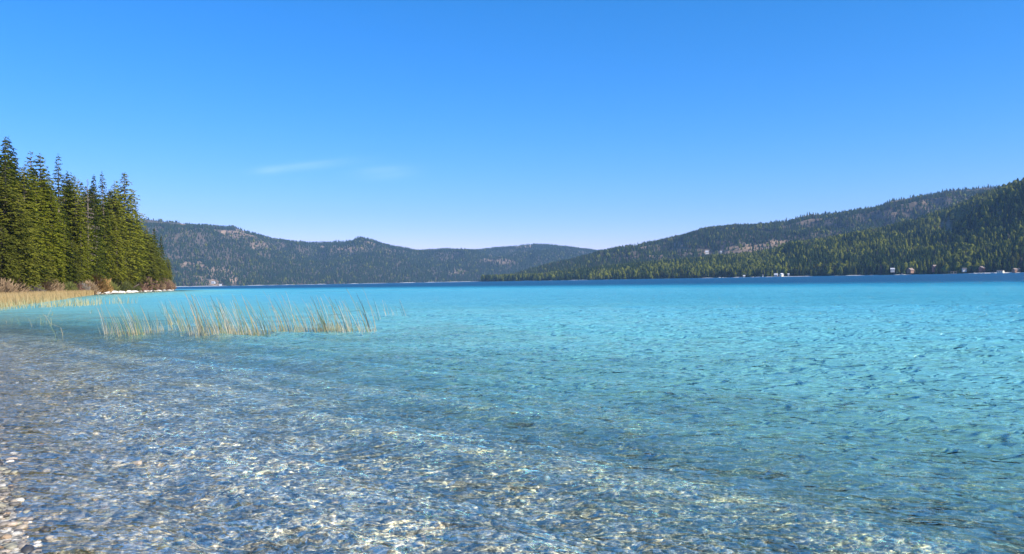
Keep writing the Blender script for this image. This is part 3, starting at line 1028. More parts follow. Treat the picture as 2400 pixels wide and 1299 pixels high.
# ------------------------------------------------------------------ bushes on the point
def bush_mesh(seed, n=2600):
    rs = random.Random(seed)
    V, F = [], []
    for k in range(n):
        a = rs.uniform(0, 6.283)
        el = rs.uniform(0.15, 1.45)
        L = rs.uniform(0.5, 1.0)
        d = Vector((math.cos(a) * math.cos(el) * 0.8, math.sin(a) * math.cos(el) * 0.8, math.sin(el)))
        p = d * L * rs.uniform(0.2, 1.0)
        d2 = (d + Vector((rs.uniform(-.6, .6), rs.uniform(-.6, .6), rs.uniform(-.2, .7)))).normalized()
        s_ = d2.orthogonal().normalized() * rs.uniform(0.014, 0.04)
        l2 = rs.uniform(0.10, 0.30)
        b = len(V)
        V += [tuple(p - s_), tuple(p + s_), tuple(p + d2 * l2)]
        F.append((b, b + 1, b + 2))
    return mesh_np('twigs', np.array(V), np.array(F))


BM = {'tan': foliage_material('tan_twigs', (0.18, 0.12, 0.07), (0.36, 0.25, 0.14), 0.2), 'red': foliage_material('red_twigs', (0.13, 0.07, 0.05), (0.28, 0.17, 0.12), 0.2),
      'orange': foliage_material('orange_twigs', (0.22, 0.13, 0.05), (0.42, 0.25, 0.09), 0.2), 'grey': foliage_material('grey_twigs', (0.14, 0.12, 0.10), (0.26, 0.22, 0.18), 0.2),
      'olive': foliage_material('olive_twigs', (0.09, 0.10, 0.03), (0.18, 0.18, 0.05), 0.2)}
bmesh_ = {c: [bush_mesh(400 + 7 * i + hash_seed(c)) for i in range(2)] for c in BM}
M_STEM = simple('bush_stem', (0.16, 0.11, 0.08), 0.95)
stem_me = MB()
for k in range(7):
    a = k * 0.9
    stem_me.tube([(0, 0, -0.1), (math.cos(a) * .2, math.sin(a) * .2, .35), (math.cos(a) * .35, math.sin(a) * .35, .75)], [.03, .02, .008], 4)
stem_me = stem_me.mesh('stem')
BUSH = [(-60, 'tan', 4.4, 1.5), (-30, 'tan', 4.2, 1.4), (2, 'tan', 4.6, 1.5), (22, 'tan', 4.9, 1.4), (44, 'tan', 3.7, 1.4), (64, 'grey', 3.2, 1.4), (84, 'grey', 3.4, 1.3), (104, 'tan', 4.6, 1.3),
        (122, 'tan', 4.8, 1.3), (140, 'olive', 3.6, 1.2), (158, 'olive', 4.3, 1.3), (172, 'red', 4.6, 1.2), (188, 'grey', 4.2, 1.2), (205, 'tan', 4.8, 1.3), (222, 'orange', 7.0, 1.1),
        (238, 'orange', 6.2, 1.0), (254, 'olive', 5.0, 1.3), (272, 'olive', 5.5, 1.3), (290, 'olive', 4.8, 1.5), (308, 'olive', 5.0, 1.2), (322, 'red', 5.2, 1.2), (338, 'red', 7.5, 1.0),
        (352, 'red', 7.0, 1.1), (366, 'tan', 6.2, 1.2), (380, 'red', 6.8, 1.1), (392, 'tan', 6.0, 1.1), (401, 'red', 4.6, 1.0)]
BD = {'tan': 'tan leafless willow bush', 'grey': 'grey twiggy bush', 'olive': 'olive green bush', 'red': 'reddish brown bush', 'orange': 'orange autumn bush'}
WH = ['outside the photo edge beside the golden grass', 'partly beyond the photo edge', 'at the photo edge behind the golden grass', 'second from the photo edge, tallest above the grass',
      'below the bright young pine', 'below the pale young pine', 'just before the tan clump of scrub', 'in the middle of the scrub, left of two alike', 'in the middle of the scrub, right of two alike',
      'under the small light larch', 'under the rounded brownish pine', 'where the golden grass thins out', 'between the small red bush and a taller tan one', 'just before the pair of orange bushes',
      'larger of two, above the first white stones', 'smaller of two, towards the shaded fir', 'beside the smaller orange bush', 'above the brightest white stones', 'above the driftwood, wide and low',
      'between the driftwood and the red bushes', 'first of the red row, low', 'tallest of the red row', 'next after the tallest red bush', 'between two red bushes towards the tip', 'last but one red bush towards the tip',
      'last tan one before the tip', 'smallest, at the water at the tip of the point']
for (px, c, h, wd_), wh in zip(BUSH, WH):
    x, y = bank(px, rnd.uniform(-2.5, 1.0))
    root = bpy.data.objects.new('bush', None)
    COL.objects.link(root)
    root.location = (x, y, float(ground_z(x, y)) - 0.1)
    root.rotation_euler = (0, 0, rnd.uniform(0, 6.28))
    root.scale = (h * wd_ * 0.62, h * wd_ * 0.62, h * 0.80)
    tag(root, BD[c] + ' ' + wh, 'bush', 'bushes along the wooded point')
    obj('twigs', bmesh_[c][rnd.randint(0, 1)], BM[c], root)
    obj('stem', stem_me, M_STEM, root)


# ------------------------------------------------------------------ rocks
def rock_mesh(seed, flat=0.6, sub=2):
    import bmesh
    rs = random.Random(seed)
    bm = bmesh.new()
    bmesh.ops.create_icosphere(bm, subdivisions=sub, radius=0.5)
    dirs = [Vector((rs.gauss(0, 1), rs.gauss(0, 1), rs.gauss(0, 1))).normalized() for _ in range(9)]
    lim = [rs.uniform(0.30, 0.44) for _ in range(9)]
    for v in bm.verts:
        for d, l in zip(dirs, lim):
            e = v.co.dot(d)
            if e > l:
                v.co -= d * (e - l) * 0.85
        v.co *= 1 + rs.uniform(-.03, .03)
        v.co.z *= flat
        v.co.x *= 1.2
    me = bpy.data.meshes.new('rock')
    bm.to_mesh(me)
    bm.free()
    return me


def rock_material(name, a, b):
    m = Mat(name)
    nz = m.noise(m.obc(), 4.0, 6, 0.65).outputs['Fac']
    rd = m.n('ShaderNodeObjectInfo').outputs['Random']
    c = m.mix(m.math('ADD', m.math('MULTIPLY', nz, 0.7), m.math('MULTIPLY', rd, 0.3), clamp=True), a, b)
    bp = m.n('ShaderNodeBump', {'Strength': 0.6, 'Distance': 0.05, 'Height': nz})
    return m.surface(m.n('ShaderNodeBsdfPrincipled', {'Base Color': c, 'Roughness': 0.75, 'Normal': bp}))


RK = [rock_mesh(900 + i, 0.55 + 0.05 * (i % 4)) for i in range(6)]
M_WR = rock_material('white_shore_rock', (0.50, 0.44, 0.38), (0.78, 0.72, 0.64))
WR = [m_.copy() for m_ in RK]
for i in range(64):
    f = i / 64
    px = 168 + 236 * f
    Y = float(interp(px, SH_PX))
    u = (px - CX) / FPX
    yy = Y * 0.985 - rnd.uniform(0.0, 5.0)
    sz = rnd.uniform(0.8, 2.0) * (1.15 if 190 < px < 300 else 0.8) * (1 + 0.5 * f)
    o = obj('shore_rock', WR[i % 6], M_WR, None, (u * yy, yy, max(float(ground_z(u * yy, yy)), 0.0) + 0.08 * sz), rnd.uniform(0, 6.28))
    o.scale = (sz * 1.5, sz, sz * 0.75)
    tag(o, ('small' if sz < 1.15 else 'large' if sz > 1.7 else 'middling') + ' pale rock of the stony strip ' + next(t for b, t in ((200, 'where the golden grass ends'), (225, 'below the larger orange bush'), (250, 'below the smaller orange bush'),
        (285, 'just before the driftwood log'), (315, 'around the driftwood log'), (345, 'below the first red bushes'), (375, 'below the tan bush among red ones'), (999, 'at the tip of the point')) if px < b), 'rock', 'white rocks along the wooded point')

lg = MB()
lg.tube([(-2.6, 0, 0.1), (-1, .1, .5), (1, 0, .9), (2.4, -.2, 1.7)], [.28, .26, .22, .12], 7)
lroot = bpy.data.objects.new('driftwood_log', None)
COL.objects.link(lroot)
x, y = bank(300, -3)
lroot.location = (x, y, 0.0)
lroot.scale = (1.5, 1.5, 1.5)
tag(lroot, 'dark fallen driftwood log with upturned roots among the white rocks', 'log')
M_LOG = simple('driftwood', (0.10, 0.075, 0.055), 0.95)
obj('log_stem', lg.mesh('log_stem', True), M_LOG, lroot)
lr = MB()
for k in range(7):
    a = k * 0.9
    lr.tube([(-2.5, 0, .15), (-2.9 - .2 * math.cos(k), .5 * math.cos(a), .3 + .6 * abs(math.sin(a))), (-3.1, .9 * math.cos(a), .35 + 1.0 * abs(math.sin(a)))], [.1, .06, .02], 5)
obj('root_fan', lr.mesh('root_fan'), M_LOG, lroot)

M_TAN = rock_material('tan_stone', (0.36, 0.27, 0.19), (0.60, 0.50, 0.38))
M_WHT = rock_material('white_stone', (0.48, 0.44, 0.35), (0.74, 0.68, 0.57))
M_ORG = rock_material('orange_stone', (0.30, 0.19, 0.11), (0.46, 0.33, 0.20))
SM = {'t': M_TAN, 'w': M_WHT, 'o': M_ORG}
SMESH = {c: [m_.copy() for m_ in RK] for c in SM}
STONES = [(28, 1077, 34, 't', 'tan block of stone with a dark end standing alone in the shallows'), (48, 1172, 30, 'w', 'bright white angular stone with a dark hollow beside it'),
          (8, 1040, 16, 'w', 'flat white stone at the photo edge, uppermost of the shore stones'), (324, 1082, 26, 't', 'flat tan stone standing alone farthest out in the water'),
          (8, 1140, 20, 'w', 'pale stone on the photo edge below the tan block'), (6, 1150, 30, 'o', 'flat orange slab under the pale edge stone'),
          (97, 1038, 20, 'o', 'small flat orange stone just awash above the tan block'), (61, 1215, 22, 't', 'small tan stone below the bright white one'),
          (148, 1208, 18, 'w', 'cream stone standing apart from the shore cluster'), (42, 1226, 22, 'o', 'rusty stone at the head of the shore cluster'),
          (25, 1233, 20, 'w', 'narrow white stone in the shore cluster under the rusty one'), (55, 1243, 16, 't', 'small dark-edged tan stone at the side of the cluster'),
          (40, 1252, 30, 'w', 'long white stone lying across the shore cluster'), (15, 1262, 34, 'o', 'large flat orange stone low in the shore cluster'),
          (88, 1246, 18, 't', 'dull tan stone a little outside the shore cluster'), (186, 1246, 18, 't', 'rounded tan stone alone in front of the cluster'),
          (12, 1281, 24, 'w', 'white stone near the bottom edge of the photo'), (38, 1288, 18, 'w', 'small white stone beside the flat sliver at the bottom'),
          (14, 1297, 30, 't', 'tan stone cut by the bottom corner of the photo'), (285, 1255, 26, 'w', 'pale flat stone glinting in ankle-deep water'),
          (20, 1205, 20, 'o', 'brown stone between the white stone and the rusty one'), (110, 1190, 14, 't', 'tiny tan stone between white stone and cream stone')]
for i, (px, py, w_, c, lab) in enumerate(STONES):
    x, y = on_water(px, py)
    sz = w_ / FPX * y * 0.72
    g = float(ground_z(x, y))
    o = obj('stone', SMESH[c][i % 6], SM[c], None, (x, y, max(g, -0.02) + sz * 0.10), rnd.uniform(-0.5, 0.5))
    o.scale = (sz, sz * 0.9, sz * 0.8)
    tag(o, lab, 'stone', 'larger stones at the water edge')

# pebbles on the near bed, one mass
pv, pf = [], []
base_ = []
for i in range(5):
    me = rock_mesh(1500 + i, 0.42, 1)
    vv = np.empty(len(me.vertices) * 3, np.float32)
    me.vertices.foreach_get('co', vv)
    ff = np.array([p.vertices[:] for p in me.polygons])
    base_.append((vv.reshape(-1, 3), ff))
    bpy.data.meshes.remove(me)
N = 34000
rs = np.random.RandomState(77)
yy = 3.2 + 12.5 * rs.rand(N) ** 1.7
xx = (rs.rand(N) * 1.7 - 0.85) * yy
zz = ground_z(xx, yy)
k = zz < 0.35
xx, yy, zz = xx[k], yy[k], zz[k]
N = len(xx)
sz = 0.022 + 0.085 * rs.rand(N) ** 3.0
Vs, Fs, Cs, b = [], [], [], 0
pal = np.array([(0.06, 0.06, 0.06), (0.15, 0.145, 0.13), (0.27, 0.25, 0.22), (0.40, 0.35, 0.27), (0.31, 0.31, 0.24), (0.50, 0.42, 0.33), (0.80, 0.75, 0.66), (0.27, 0.20, 0.13)])
pick = rs.choice(len(pal), N, p=[.20, .24, .22, .14, .12, .045, .007, .028])
for vi, (V, F) in enumerate(base_):
    idx = np.arange(vi, N, 5)
    n = len(idx)
    a = rs.rand(n) * 6.283
    ca, sa = np.cos(a)[:, None], np.sin(a)[:, None]
    s_ = sz[idx][:, None]
    VX = (V[None, :, 0] * ca - V[None, :, 1] * sa) * s_ + xx[idx][:, None]
    VY = (V[None, :, 0] * sa + V[None, :, 1] * ca) * s_ + yy[idx][:, None]
    tl = (V[None, :, 0] * rs.uniform(-.3, .3, (n, 1))) * s_
    VZ = V[None, :, 2] * s_ + zz[idx][:, None] + s_ * 0.06 + tl
    Vs.append(np.stack([VX, VY, VZ], 2).reshape(-1, 3))
    Fs.append((F[None] + (np.arange(n) * len(V))[:, None, None] + b).reshape(-1, 3))
    dry = np.clip(zz[idx] * 14 + 0.6, 0, 1)[:, None, None]
    c = pal[pick[idx]][:, None, :] * (1 - dry * (1 - np.array((0.72, 0.60, 0.46)))) * (0.85 + 0.3 * rs.rand(n, 1, 1)) * np.ones((1, len(V), 1))
    Cs.append(np.concatenate([c, np.ones((n, len(V), 1))], 2).reshape(-1, 4))
    b += n * len(V)
pm = Mat('pebble_stone')
pc = pm.mix(1.0, pm.attr('hue').outputs['Color'], pm.ramp(pm.noise(pm.pos(), 60, 3).outputs['Fac'], [(0.3, 0.75), (0.7, 1.2)]), 'MULTIPLY')
pm.surface(pm.n('ShaderNodeBsdfPrincipled', {'Base Color': pc, 'Roughness': 0.55}))
me = mesh_np('pebbles', np.concatenate(Vs), np.concatenate(Fs), {'hue': ('FLOAT_COLOR', np.concatenate(Cs))}, True)
tag(obj('pebbles', me, pm.m), 'grey and tan pebbles covering the shallow lake bed and the water edge', 'pebbles', kind='stuff')


# ------------------------------------------------------------------ golden grass and reeds
def blades(name, x, y, z, h, lean, w, col, mat, label, cat):
    n = len(x)
    rs = np.random.RandomState(12)
    a = rs.rand(n) * 6.283
    wx1, wy1 = np.cos(a) * w / 2, np.sin(a) * w / 2
    V = np.zeros((n, 5, 3))
    V[:, 0] = np.stack([x - wx1, y - wy1, z], 1)
    V[:, 1] = np.stack([x + wx1, y + wy1, z], 1)
    mx, my = x + lean[:, 0] * h * 0.35, y + lean[:, 1] * h * 0.35
    V[:, 2] = np.stack([mx - wx1 * .8, my - wy1 * .8, z + h * 0.55], 1)
    V[:, 3] = np.stack([mx + wx1 * .8, my + wy1 * .8, z + h * 0.55], 1)
    V[:, 4] = np.stack([x + lean[:, 0] * h, y + lean[:, 1] * h, z + h], 1)
    F = np.array([(0, 1, 3), (0, 3, 2), (2, 3, 4)])
    F = (F[None] + (np.arange(n) * 5)[:, None, None]).reshape(-1, 3)
    C = np.concatenate([np.repeat(col[:, None, :], 5, 1), np.ones((n, 5, 1))], 2).reshape(-1, 4)
    o = obj(name, mesh_np(name, V.reshape(-1, 3), F, {'hue': ('FLOAT_COLOR', C)}), mat)
    return tag(o, label, cat, kind='stuff')


gm = Mat('dry_grass')
gc = gm.attr('hue').outputs['Color']
gm.surface(gm.n('ShaderNodeMixShader', {0: 0.35, 1: gm.n('ShaderNodeBsdfDiffuse', {'Color': gc}).outputs[0], 2: gm.n('ShaderNodeBsdfTranslucent', {'Color': gc}).outputs[0]}))
rs = np.random.RandomState(8)
N = 60000
px = -420 + 640 * rs.rand(N)
Yb = np.interp(px, [p[0] for p in SH_PX], [p[1] for p in SH_PX])
near = np.interp(px, [-420, 0, 90, 150, 215, 240], [30, 66, 84, 108, 165, 220])
t = rs.rand(N) ** 0.8
Y = near + (Yb + 2 - near) * t
X = (px - CX) / FPX * Y
keep = (Y < Yb + 1.5) & (px < 245) & (rs.rand(N) < 0.25 + 0.9 * vnoise(X / 4, Y / 4, 7))
X, Y = X[keep], Y[keep]
n = len(X)
h = 0.7 + 0.7 * rs.rand(n)
kk = rs.rand(n, 1)
col = np.array((0.42, 0.28, 0.11)) * (1 - kk) + np.array((0.55, 0.39, 0.19)) * kk
lean = np.stack([rs.normal(-0.12, 0.15, n), rs.normal(0, 0.12, n)], 1)
blades('golden_grass', X, Y, np.maximum(ground_z(X, Y), -0.3), h + 0.3, lean, 0.05, col, gm.m, 'dense golden dry grass standing in the water before the wooded point', 'grass')
N = 3000
px = -300 + 620 * rs.rand(N)
yc = np.interp(px, [-300, 0, 230, 320], [46, 58, 66, 76])
Y = yc + np.abs(rs.normal(0, 9, N))
X = (px - CX) / FPX * Y
keep = (vnoise(X / 2.0, Y / 3, 71) > 0.45) & ((px < 235) | (rs.rand(N) < 0.3))
X, Y = X[keep], Y[keep]
n = len(X)
kk = rs.rand(n, 1)
col = np.array((0.34, 0.33, 0.14)) * (1 - kk) + np.array((0.58, 0.50, 0.28)) * kk
lean = np.stack([rs.normal(-0.15, 0.2, n), rs.normal(0, 0.15, n)], 1)
blades('thin_sedge', X, Y, np.full(n, -0.3), 0.7 + 0.6 * rs.rand(n), lean, 0.035, col, gm.m, 'thin pale sedge sprinkled over the water before the golden grass', 'grass')


def stalk_material(name, col):
    m = Mat(name)
    nz = m.noise(m.obc(), 3.0, 3).outputs['Fac']
    c = m.mix(nz, tuple(q * 0.7 for q in col), tuple(min(1, q * 1.25) for q in col))
    return m.surface(m.n('ShaderNodeBsdfPrincipled', {'Base Color': c, 'Roughness': 0.6}))


ST = {'tan': stalk_material('reed_tan', (0.34, 0.27, 0.15)), 'green': stalk_material('reed_green', (0.16, 0.22, 0.09)), 'dark': stalk_material('reed_dark', (0.035, 0.055, 0.04)),
      'pale': stalk_material('reed_pale', (0.52, 0.45, 0.30)), 'yellow': stalk_material('reed_yellow', (0.36, 0.30, 0.11))}
rr = random.Random(55)


def stalk_mesh(h, lean, curve, w, kink=None):
    mb = MB()
    pts = []
    for i in range(7):
        f = i / 6
        if kink and f > kink[0]:
            f0 = kink[0]
            b = Vector((lean * h * f0, 0, h * f0))
            pts.append(b + Vector((kink[1], 0, kink[2])) * (f - f0) * h)
        else:
            pts.append(Vector((lean * h * f + curve * h * f * f, 0.02 * h * math.sin(3 * f), h * f)))
    pts = [Vector((0, 0, -0.25))] + pts
    mb.tube(pts, [w * .9] + [w * (1 - 0.65 * i / 6) for i in range(7)], 4)
    return mb.mesh('stalk', True)


CL = [(250, 776, 3, 0.30, 'thin broken'), (262, 781, 7, 1.2, ''), (295, 785, 8, 1.0, ''), (325, 786, 12, 1.3, ''), (352, 780, 6, 0.9, ''), (388, 776, 5, 0.9, ''), (408, 760, 8, 1.0, ''), (434, 778, 9, 1.1, ''),
      (466, 783, 10, 1.2, ''), (490, 786, 14, 1.3, ''), (514, 785, 14, 1.25, ''), (533, 784, 9, 1.2, ''), (551, 782, 11, 1.2, ''), (576, 783, 10, 1.3, ''), (598, 781, 10, 1.3, ''), (617, 783, 6, 1.25, ''),
      (647, 780, 10, 1.2, ''), (672, 777, 9, 1.3, ''), (701, 779, 9, 1.3, ''), (733, 774, 9, 1.1, ''), (755, 776, 10, 1.1, ''), (768, 775, 9, 1.3, ''), (792, 776, 11, 1.2, ''), (812, 777, 10, 1.2, ''),
      (836, 776, 6, 1.2, ''), (862, 778, 10, 1.4, ''), (885, 752, 4, 0.9, 'far'), (905, 742, 4, 0.8, 'far'), (925, 740, 3, 0.7, 'far'), (948, 742, 3, 0.9, 'far'),
      (28, 757, 3, 0.45, 'bent'), (88, 763, 5, 0.7, 'bent'), (112, 760, 4, 0.6, 'bent'), (136, 786, 3, 0.7, 'bent'), (118, 740, 5, 0.6, 'bent'), (215, 735, 4, 0.5, 'bent'), (390, 735, 5, 0.9, 'far'), (560, 745, 5, 0.9, 'far')]
CLAB = ['broken reeds lying low at the inner end of the reed row', 'tall thin reed clump, second from the inner end of the row', 'reed clump with fallen pale blades crossed at its foot', 'dense bleached reed clump left of the open gap',
        'short loose reeds beside the dense bleached clump', 'few faint reeds alone in the gap of the row', 'pale bent reeds set back behind the gap', 'leaning reed clump at the far side of the gap',
        'tan reed clump between the gap and the thickest part', 'thickest tan clump with yellow blades at its foot', 'second thick clump, pinkish tan, leaning strongly', 'narrow green clump behind the thickest ones',
        'clump with one black stalk beside pale ones', 'grey-green reed clump just before mid row', 'clump with tall fanned tips in mid row', 'nearly black single stalks standing out in mid row',
        'even green clump after the black stalks', 'open clump with crossing stalks past mid row', 'clump of long dark curved stalks past mid row', 'faint looped reeds with yellow feet',
        'short yellow-footed clump touching the looped reeds', 'tall upright stalks over yellow stubble', 'bushy yellow-footed clump near the outer end', 'outer yellow-footed clump beneath one long dark stalk',
        'few slim stalks between the yellow-footed clumps and the last', 'last big clump of tall dark stalks at the outer end', 'small faint reeds just beyond the last big clump', 'tiny reeds further out, second beyond the row',
        'tiny reeds further out, third beyond the row', 'single farthest upright reeds in open water', 'one bent pale reed low near the photo edge', 'pale bent reeds like a check mark in open water',
        'small leaning reeds beside the check-mark reeds', 'broken reeds nearest the camera before the sedge', 'loose reeds poking up between the sedge and the bent ones', 'sparse low reeds before the inner end of the row',
        'small reeds set behind the gap of the row', 'small reeds set behind the thickest clumps']
for (px, py, ns, hh, note), lab in zip(CL, CLAB):
    x, y = on_water(px, py)
    root = bpy.data.objects.new('reed_clump', None)
    COL.objects.link(root)
    root.location = (x, y, 0)
    root.empty_display_size = 0.3
    tag(root, lab, 'reeds', 'reed clumps standing in the shallow water')
    for k in range(int(ns * (1.45 if note == '' else 1))):
        h = hh * rr.uniform(0.4, 1.1)
        c = rr.choice(['tan', 'tan', 'green', 'green', 'dark', 'pale', 'yellow'])
        if px in (617, 862) and k < 4:
            c = 'dark'
        w = rr.uniform(0.006, 0.010)
        kink = None
        if note == 'bent' and k % 2 == 0:
            kink = (0.5, rr.choice([-1.2, 0.9]), 0.5)
        elif rr.random() < 0.12:
            kink = (rr.uniform(0.5, 0.8), rr.uniform(-1.2, -0.5), rr.uniform(-0.3, 0.3))
        ln = rr.uniform(-0.42, -0.12) if note != 'bent' else rr.uniform(-0.6, 0.5)
        o = obj('stalk', stalk_mesh(h, ln, rr.uniform(-0.18, 0.0), w, kink), ST[c], root, (rr.gauss(0, 0.13), rr.gauss(0, 0.3), 0))
        o.rotation_euler = (rr.uniform(-.1, .1), 0, rr.uniform(-.4, .4))
    if note == '':
        n = 40 if 455 < px < 560 or 740 < px < 830 else 18
        mb = MB()
        for k in range(n):
            bx, by = rr.gauss(0, 0.16), rr.gauss(0, 0.3)
            h = rr.uniform(0.12, 0.42) * (1.0 if rr.random() < 0.8 else 1.7)
            l = rr.uniform(-0.5, 0.15)
            mb.add([(bx - .007, by, -.15), (bx + .007, by, -.15), (bx + l * h, by + rr.uniform(-.05, .05), h)], [(0, 1, 2)])
        obj('foliage', mb.mesh('foliage'), ST['yellow' if rr.random() < 0.5 else 'pale'], root)


# ------------------------------------------------------------------ houses and boats on the far shores
def house(name, px, py, Y, w, d, h, roofh, wall, roof, label, cat='house', rz=0.0, base=None, flat=False):
    p = P(px, py, Y)
    root = bpy.data.objects.new(name, None)
    COL.objects.link(root)
    root.location = (p.x, p.y, p.z if base is None else base)
    root.rotation_euler = (0, 0, rz)
    w, d, h, roofh = w * 0.8, d * 0.85, h * 0.8, roofh * 0.8
    tag(root, label, cat)
    mb = MB()
    mb.box(-w / 2, w / 2, -d / 2, d / 2, -3.0, h)
    if not flat:
        mb.add([(-w / 2, -d / 2, h), (-w / 2, d / 2, h), (-w / 2, 0, h + roofh), (w / 2, -d / 2, h), (w / 2, d / 2, h), (w / 2, 0, h + roofh)], [(0, 2, 1), (3, 4, 5)])
    obj('wall', mb.mesh('wall'), wall, root)
    rb = MB()
    e = 0.5
    if flat:
        rb.box(-w / 2 - e, w / 2 + e, -d / 2 - e, d / 2 + e, h + 0.003, h + 0.35)
    else:
        for s_ in (-1, 1):
            rb.add([(-w / 2 - e, s_ * (d / 2 + e), h - roofh * 2 * e / d + .05), (w / 2 + e, s_ * (d / 2 + e), h - roofh * 2 * e / d + .05), (w / 2 + e, 0, h + roofh + .05), (-w / 2 - e, 0, h + roofh + .05),
                    (-w / 2 - e, s_ * (d / 2 + e), h - roofh * 2 * e / d + .3), (w / 2 + e, s_ * (d / 2 + e), h - roofh * 2 * e / d + .3), (w / 2 + e, 0, h + roofh + .3), (-w / 2 - e, 0, h + roofh + .3)],
                   [(0, 1, 2, 3), (4, 5, 6, 7), (0, 1, 5, 4), (0, 3, 7, 4), (1, 2, 6, 5)])
    obj('roof', rb.mesh('roof'), roof, root)
    nw = max(2, int(w / 3))
    for k in range(nw):
        cx = -w / 2 + (k + 0.5) * w / nw
        wb = MB()
        wb.box(cx - .55, cx + .55, -d / 2 - .05, -d / 2 + .05, h * .4, h * .4 + 1.2)
        obj('window', wb.mesh('window'), M_GLASS, root)
    db = MB()
    db.box(w / 2 - .03, w / 2 + .05, -.5, .5, 0.05, 2.1)
    obj('door', db.mesh('door'), M_DOOR, root)
    return root


M_GLASS = simple('window_glass', (0.05, 0.06, 0.08), 0.15, 0.1, 1, 0.5)
M_DOOR = simple('door_paint', (0.18, 0.10, 0.06), 0.7)
W_WHITE = simple('white_wall', (0.50, 0.48, 0.44), 0.8, 0.2, 0.6)
W_CREAM = simple('cream_wall', (0.78, 0.70, 0.55), 0.8, 0.08)
W_BROWN = simple('brown_wall', (0.26, 0.15, 0.10), 0.85)
W_RED = simple('red_wall', (0.33, 0.13, 0.09), 0.85)
R_WHITE = simple('metal_roof', (0.46, 0.46, 0.47), 0.5, 0.12, 0.6)
R_DARK = simple('dark_roof', (0.09, 0.08, 0.08), 0.8)
R_BROWN = simple('brown_roof', (0.30, 0.22, 0.17), 0.8)


def shoreC(px):
    return float(interp(px, list(zip(hillC.px, hillC.Ys))))


house('house', 2092, 635, shoreC(2092) - 3, 9, 7, 4.0, 3, W_WHITE, R_WHITE, 'white lake house with a pale roof in front of the black tree shade', rz=-0.4)
house('cottage', 2134, 637, shoreC(2134) - 6, 14, 10, 4.5, 4, W_BROWN, R_BROWN, 'brown lake cottage close behind the white motor boat', rz=0.5)
house('tall_cabin', 2190, 634, shoreC(2190) + 10, 8, 7, 10, 3, W_RED, R_BROWN, 'narrow reddish cabin three storeys high among the conifers', rz=0.2)
house('house', 2260, 634, shoreC(2260), 8, 6, 3.5, 2.5, W_WHITE, R_DARK, 'small white house half screened by trees behind the shore strand', rz=-0.2)
house('cottage', 2302, 633, shoreC(2302) + 6, 11, 8, 4.5, 4, W_RED, R_BROWN, 'rusty brown cottage above the row of moored white boats', rz=0.3)
house('boathouse', 2345, 638.4, shoreC(2345) - 12, 12, 9, 4.5, 1.5, W_CREAM, R_DARK, 'cream boathouse with dark front at the water edge near the photo edge', 'boathouse', rz=-0.9, base=0.3)
house('house', 2382, 635, shoreC(2382), 14, 8, 3, 2.5, W_BROWN, R_BROWN, 'low brown house beyond the cream boathouse', rz=0.1)
house('house', 1657, 594, 2600, 12, 9, 6, 5, W_CREAM, R_WHITE, 'cream house standing alone in trees high on the slope', rz=-0.3)
house('house', 1690, 592, 2640, 6, 5, 4, 2, W_WHITE, R_WHITE, 'tiny white house on the slope near the cream one', rz=-0.3)
house('lake_house', 1819, 648, shoreC(1819) - 6, 9, 8, 4.5, 4, W_WHITE, R_WHITE, 'largest white waterfront house of the group below the bare slope', rz=-0.5)
house('lake_house', 1832, 648, shoreC(1832) - 3, 8, 8, 5.5, 3.5, W_CREAM, R_WHITE, 'cream gabled waterfront house beside the largest white one', rz=0.4)
house('boat_shed', 1848, 648, shoreC(1848) - 10, 4, 5, 6, 2, W_WHITE, R_WHITE, 'slim white boat shed standing apart from the waterfront houses', 'shed', rz=-0.3)
house('boat_shed', 1744, 649.5, shoreC(1744) - 10, 6, 6, 3.5, 2, W_WHITE, R_WHITE, 'squat white boat shed alone on the dark shore', 'shed', rz=-0.3)
house('boat_shed', 1788, 648, shoreC(1788) - 6, 4, 4, 4, 1.5, W_WHITE, R_DARK, 'small white boat shed between squat shed and waterfront houses', 'shed', rz=-0.3)
house('farmhouse', 500, 664, 3560, 20, 12, 6, 4, W_WHITE, R_WHITE, 'long white farmhouse by the tan field across the lake', rz=-0.2)
house('farmhouse', 517, 669, 3520, 14, 10, 4, 3, W_WHITE, R_WHITE, 'lower white farmhouse on the strand beside the long one', rz=0.3)
house('barn', 432, 614, 4300, 38, 14, 7, 4, W_WHITE, R_WHITE, 'long white-roofed barn on the upper clearing of the distant hill', 'barn', rz=-0.1)
house('barn', 503, 628, 4150, 28, 14, 7, 4, W_WHITE, R_WHITE, 'shorter white-roofed barn at the lower end of the clearing', 'barn', rz=0.1)
house('house', 751, 668, 4150, 14, 10, 7, 4, W_CREAM, R_WHITE, 'cream house on the distant shore beyond the reed tips', rz=0.1)
house('house', 1069, 646, 5100, 12, 10, 9, 5, W_WHITE, R_WHITE, 'lone white house below the tan clearing across the lake', rz=0.1)


